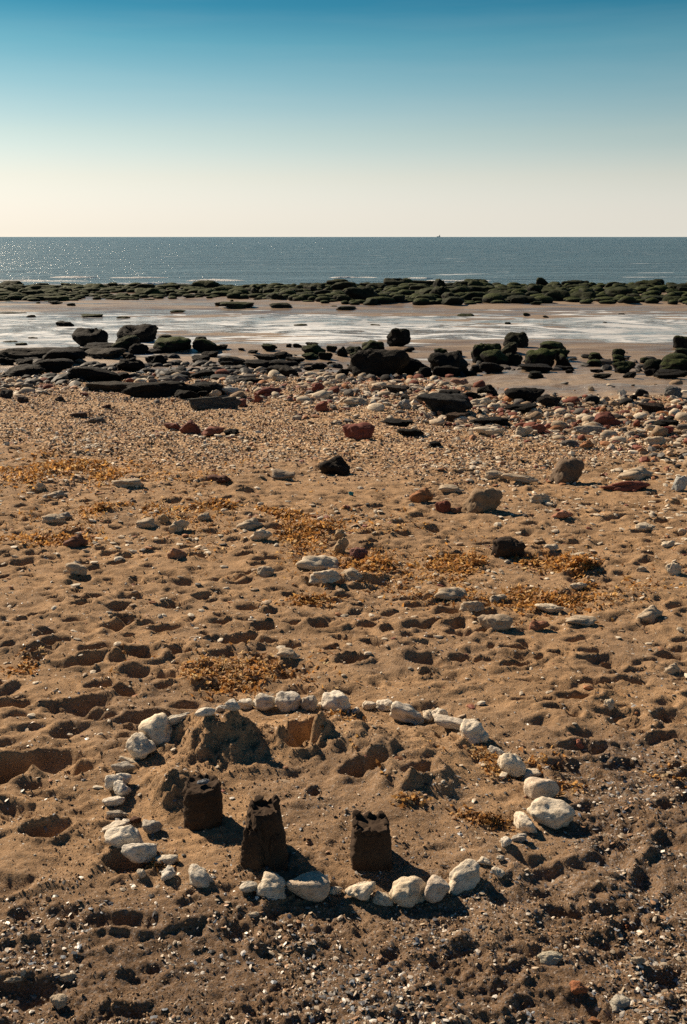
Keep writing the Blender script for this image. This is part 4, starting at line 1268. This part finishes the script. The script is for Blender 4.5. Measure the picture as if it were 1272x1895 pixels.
weed([(350, 1255, 90, 40, .02), (430, 1275, 110, 30, .02), (310, 1285, 70, 20, .02), (480, 1255, 60, 26, .015)], 'seaweed_flakes', 'curled seaweed flakes behind the far left ring stones', .021, 400, .05, .9, (3, 3, 2, 1, 3), 'stuff')
weed([(45, 1232, 70, 30, .02)], 'seaweed_drift', 'dark seaweed tufts on trampled sand at the left', .022, 500, .05, .9, (2, 2, 3, 3, 1), 'stuff')
weed([(620, 1400, 60, 50, .02), (590, 1440, 60, 30, .01), (660, 1450, 90, 20, .012), (640, 1330, 70, 30, .02)], 'seaweed_flakes', 'pale brown seaweed flakes in and around the dug slot', .019, 560, .05, .9, (2, 4, 2, 2, 4), 'stuff')
weed([(800, 1490, 80, 24, .015), (760, 1480, 90, 20, .01), (880, 1400, 90, 50, .01), (830, 1380, 60, 30, .01), (920, 1440, 60, 40, .01)], 'seaweed_flakes', 'seaweed flakes scattered inside the right half of the ring', .016, 900, .05, .9, (2, 3, 3, 2, 4), 'stuff')
weed([(895, 1518, 60, 18, .035), (870, 1510, 50, 12, .02)], 'seaweed_tuft', 'mossy brown seaweed tuft inside the ring at right', .013, 1500, .05, 1.2, (1, 1.5, 3, 4, .5))
weed([(1240, 1430, 60, 30, .02), (1060, 1460, 50, 24, .015), (1000, 1400, 70, 30, .012)], 'seaweed_drift', 'seaweed wisps on the shelly sand outside the ring at right', .018, 260, .05, .9, (2, 3, 3, 2, 3), 'stuff')
weed([(300, 1600, 60, 20, .005), (430, 1235, 300, 50, .004), (300, 880, 400, 60, .01), (640, 1010, 420, 80, .01), (950, 1080, 420, 80, .01), (250, 960, 420, 60, .01)],
     'seaweed_scraps', 'stray seaweed scraps littering the sand', .020, 9000, .05, .8, (2, 3, 3, 2, 3), 'stuff')

# ------------------------------------------------------------------ surf line
def surf():
    V, Fc = [], []
    for k in range(34):
        y = random.choice((66.2, 69.5, 74.0, 80.0)) + random.uniform(-.8, .8)
        x = random.uniform(-34, 34); L = random.uniform(1.0, 4.5) * (1.0 + .5 * (x < -5)); w = random.uniform(.12, .34); h = random.uniform(.03, .11)
        n = 14; b = len(V)
        for i in range(n):
            u = i / (n - 1); tp = math.sin(math.pi * u) ** .6
            for dy, dz in ((-w, -.02), (-w * .3, h), (w * .4, h * .8), (w, -.02)):
                V.append((x + (u - .5) * L, y + dy * tp + .25 * math.sin(u * 5 + k), -1.5 + dz * tp * (1 + .5 * random.random())))
        for i in range(n - 1):
            for j in range(3):
                a = b + i * 4 + j
                Fc.append((a, a + 1, a + 5, a + 4))
    t = NT('foam')
    m = t.out((.78, .78, .76), .8, t.bump(t.noise(9, 4, .7), 1, .1))
    tag(link('surf', np_mesh('surf', V, Fc), m), 'broken lines of white surf along the boulder field', 'surf', None, 'stuff')
surf()

# ------------------------------------------------------------------ a ship hull down on the horizon
def ship():
    e = bpy.data.objects.new('ship', None); COL.objects.link(e)
    e.location = (170 * 9.2, 17000, -1.5)
    t = NT('hazed_ship'); m = t.out((.72, .70, .66), .8)  # distance haze is put into this pale colour
    def box(nm, x, z, sx, sz_):
        bm = bmesh.new(); bmesh.ops.create_cube(bm, size=1)
        for v in bm.verts:
            v.co.x *= sx * (1.0 if v.co.z > 0 else .86); v.co.y *= 12; v.co.z *= sz_
        me = bpy.data.meshes.new(nm); bm.to_mesh(me); bm.free()
        o = link(nm, me, m, e); o.location = (x, 0, z)
    box('hull', 0, 5, 62, 12); box('deck_house', 16, 20, 18, 18); box('mast', 18, 36, 3, 16)
    tag(e, 'faint tiny ship far off on the horizon', 'ship')
ship()

# ------------------------------------------------------------------ tell look-alikes apart by their order across the beach
ORD = ['first', 'second', 'third', 'fourth', 'fifth', 'sixth', 'seventh', 'eighth', 'ninth', 'tenth', 'eleventh', 'twelfth', 'thirteenth', 'fourteenth',
       'fifteenth', 'sixteenth', 'seventeenth', 'eighteenth', 'nineteenth', 'twentieth', 'twenty-first', 'twenty-second', 'twenty-third', 'twenty-fourth']
same = {}
for o in scene.objects:
    if o.parent is None and 'label' in o and 'category' in o:
        same.setdefault(o['label'], []).append(o)
for lab, os_ in same.items():
    if 1 < len(os_) <= len(ORD):
        for k, o in enumerate(sorted(os_, key=lambda o: o.location.x / max(o.location.y, .1))):
            o['label'] = f'{ORD[k]} from left, {lab}'
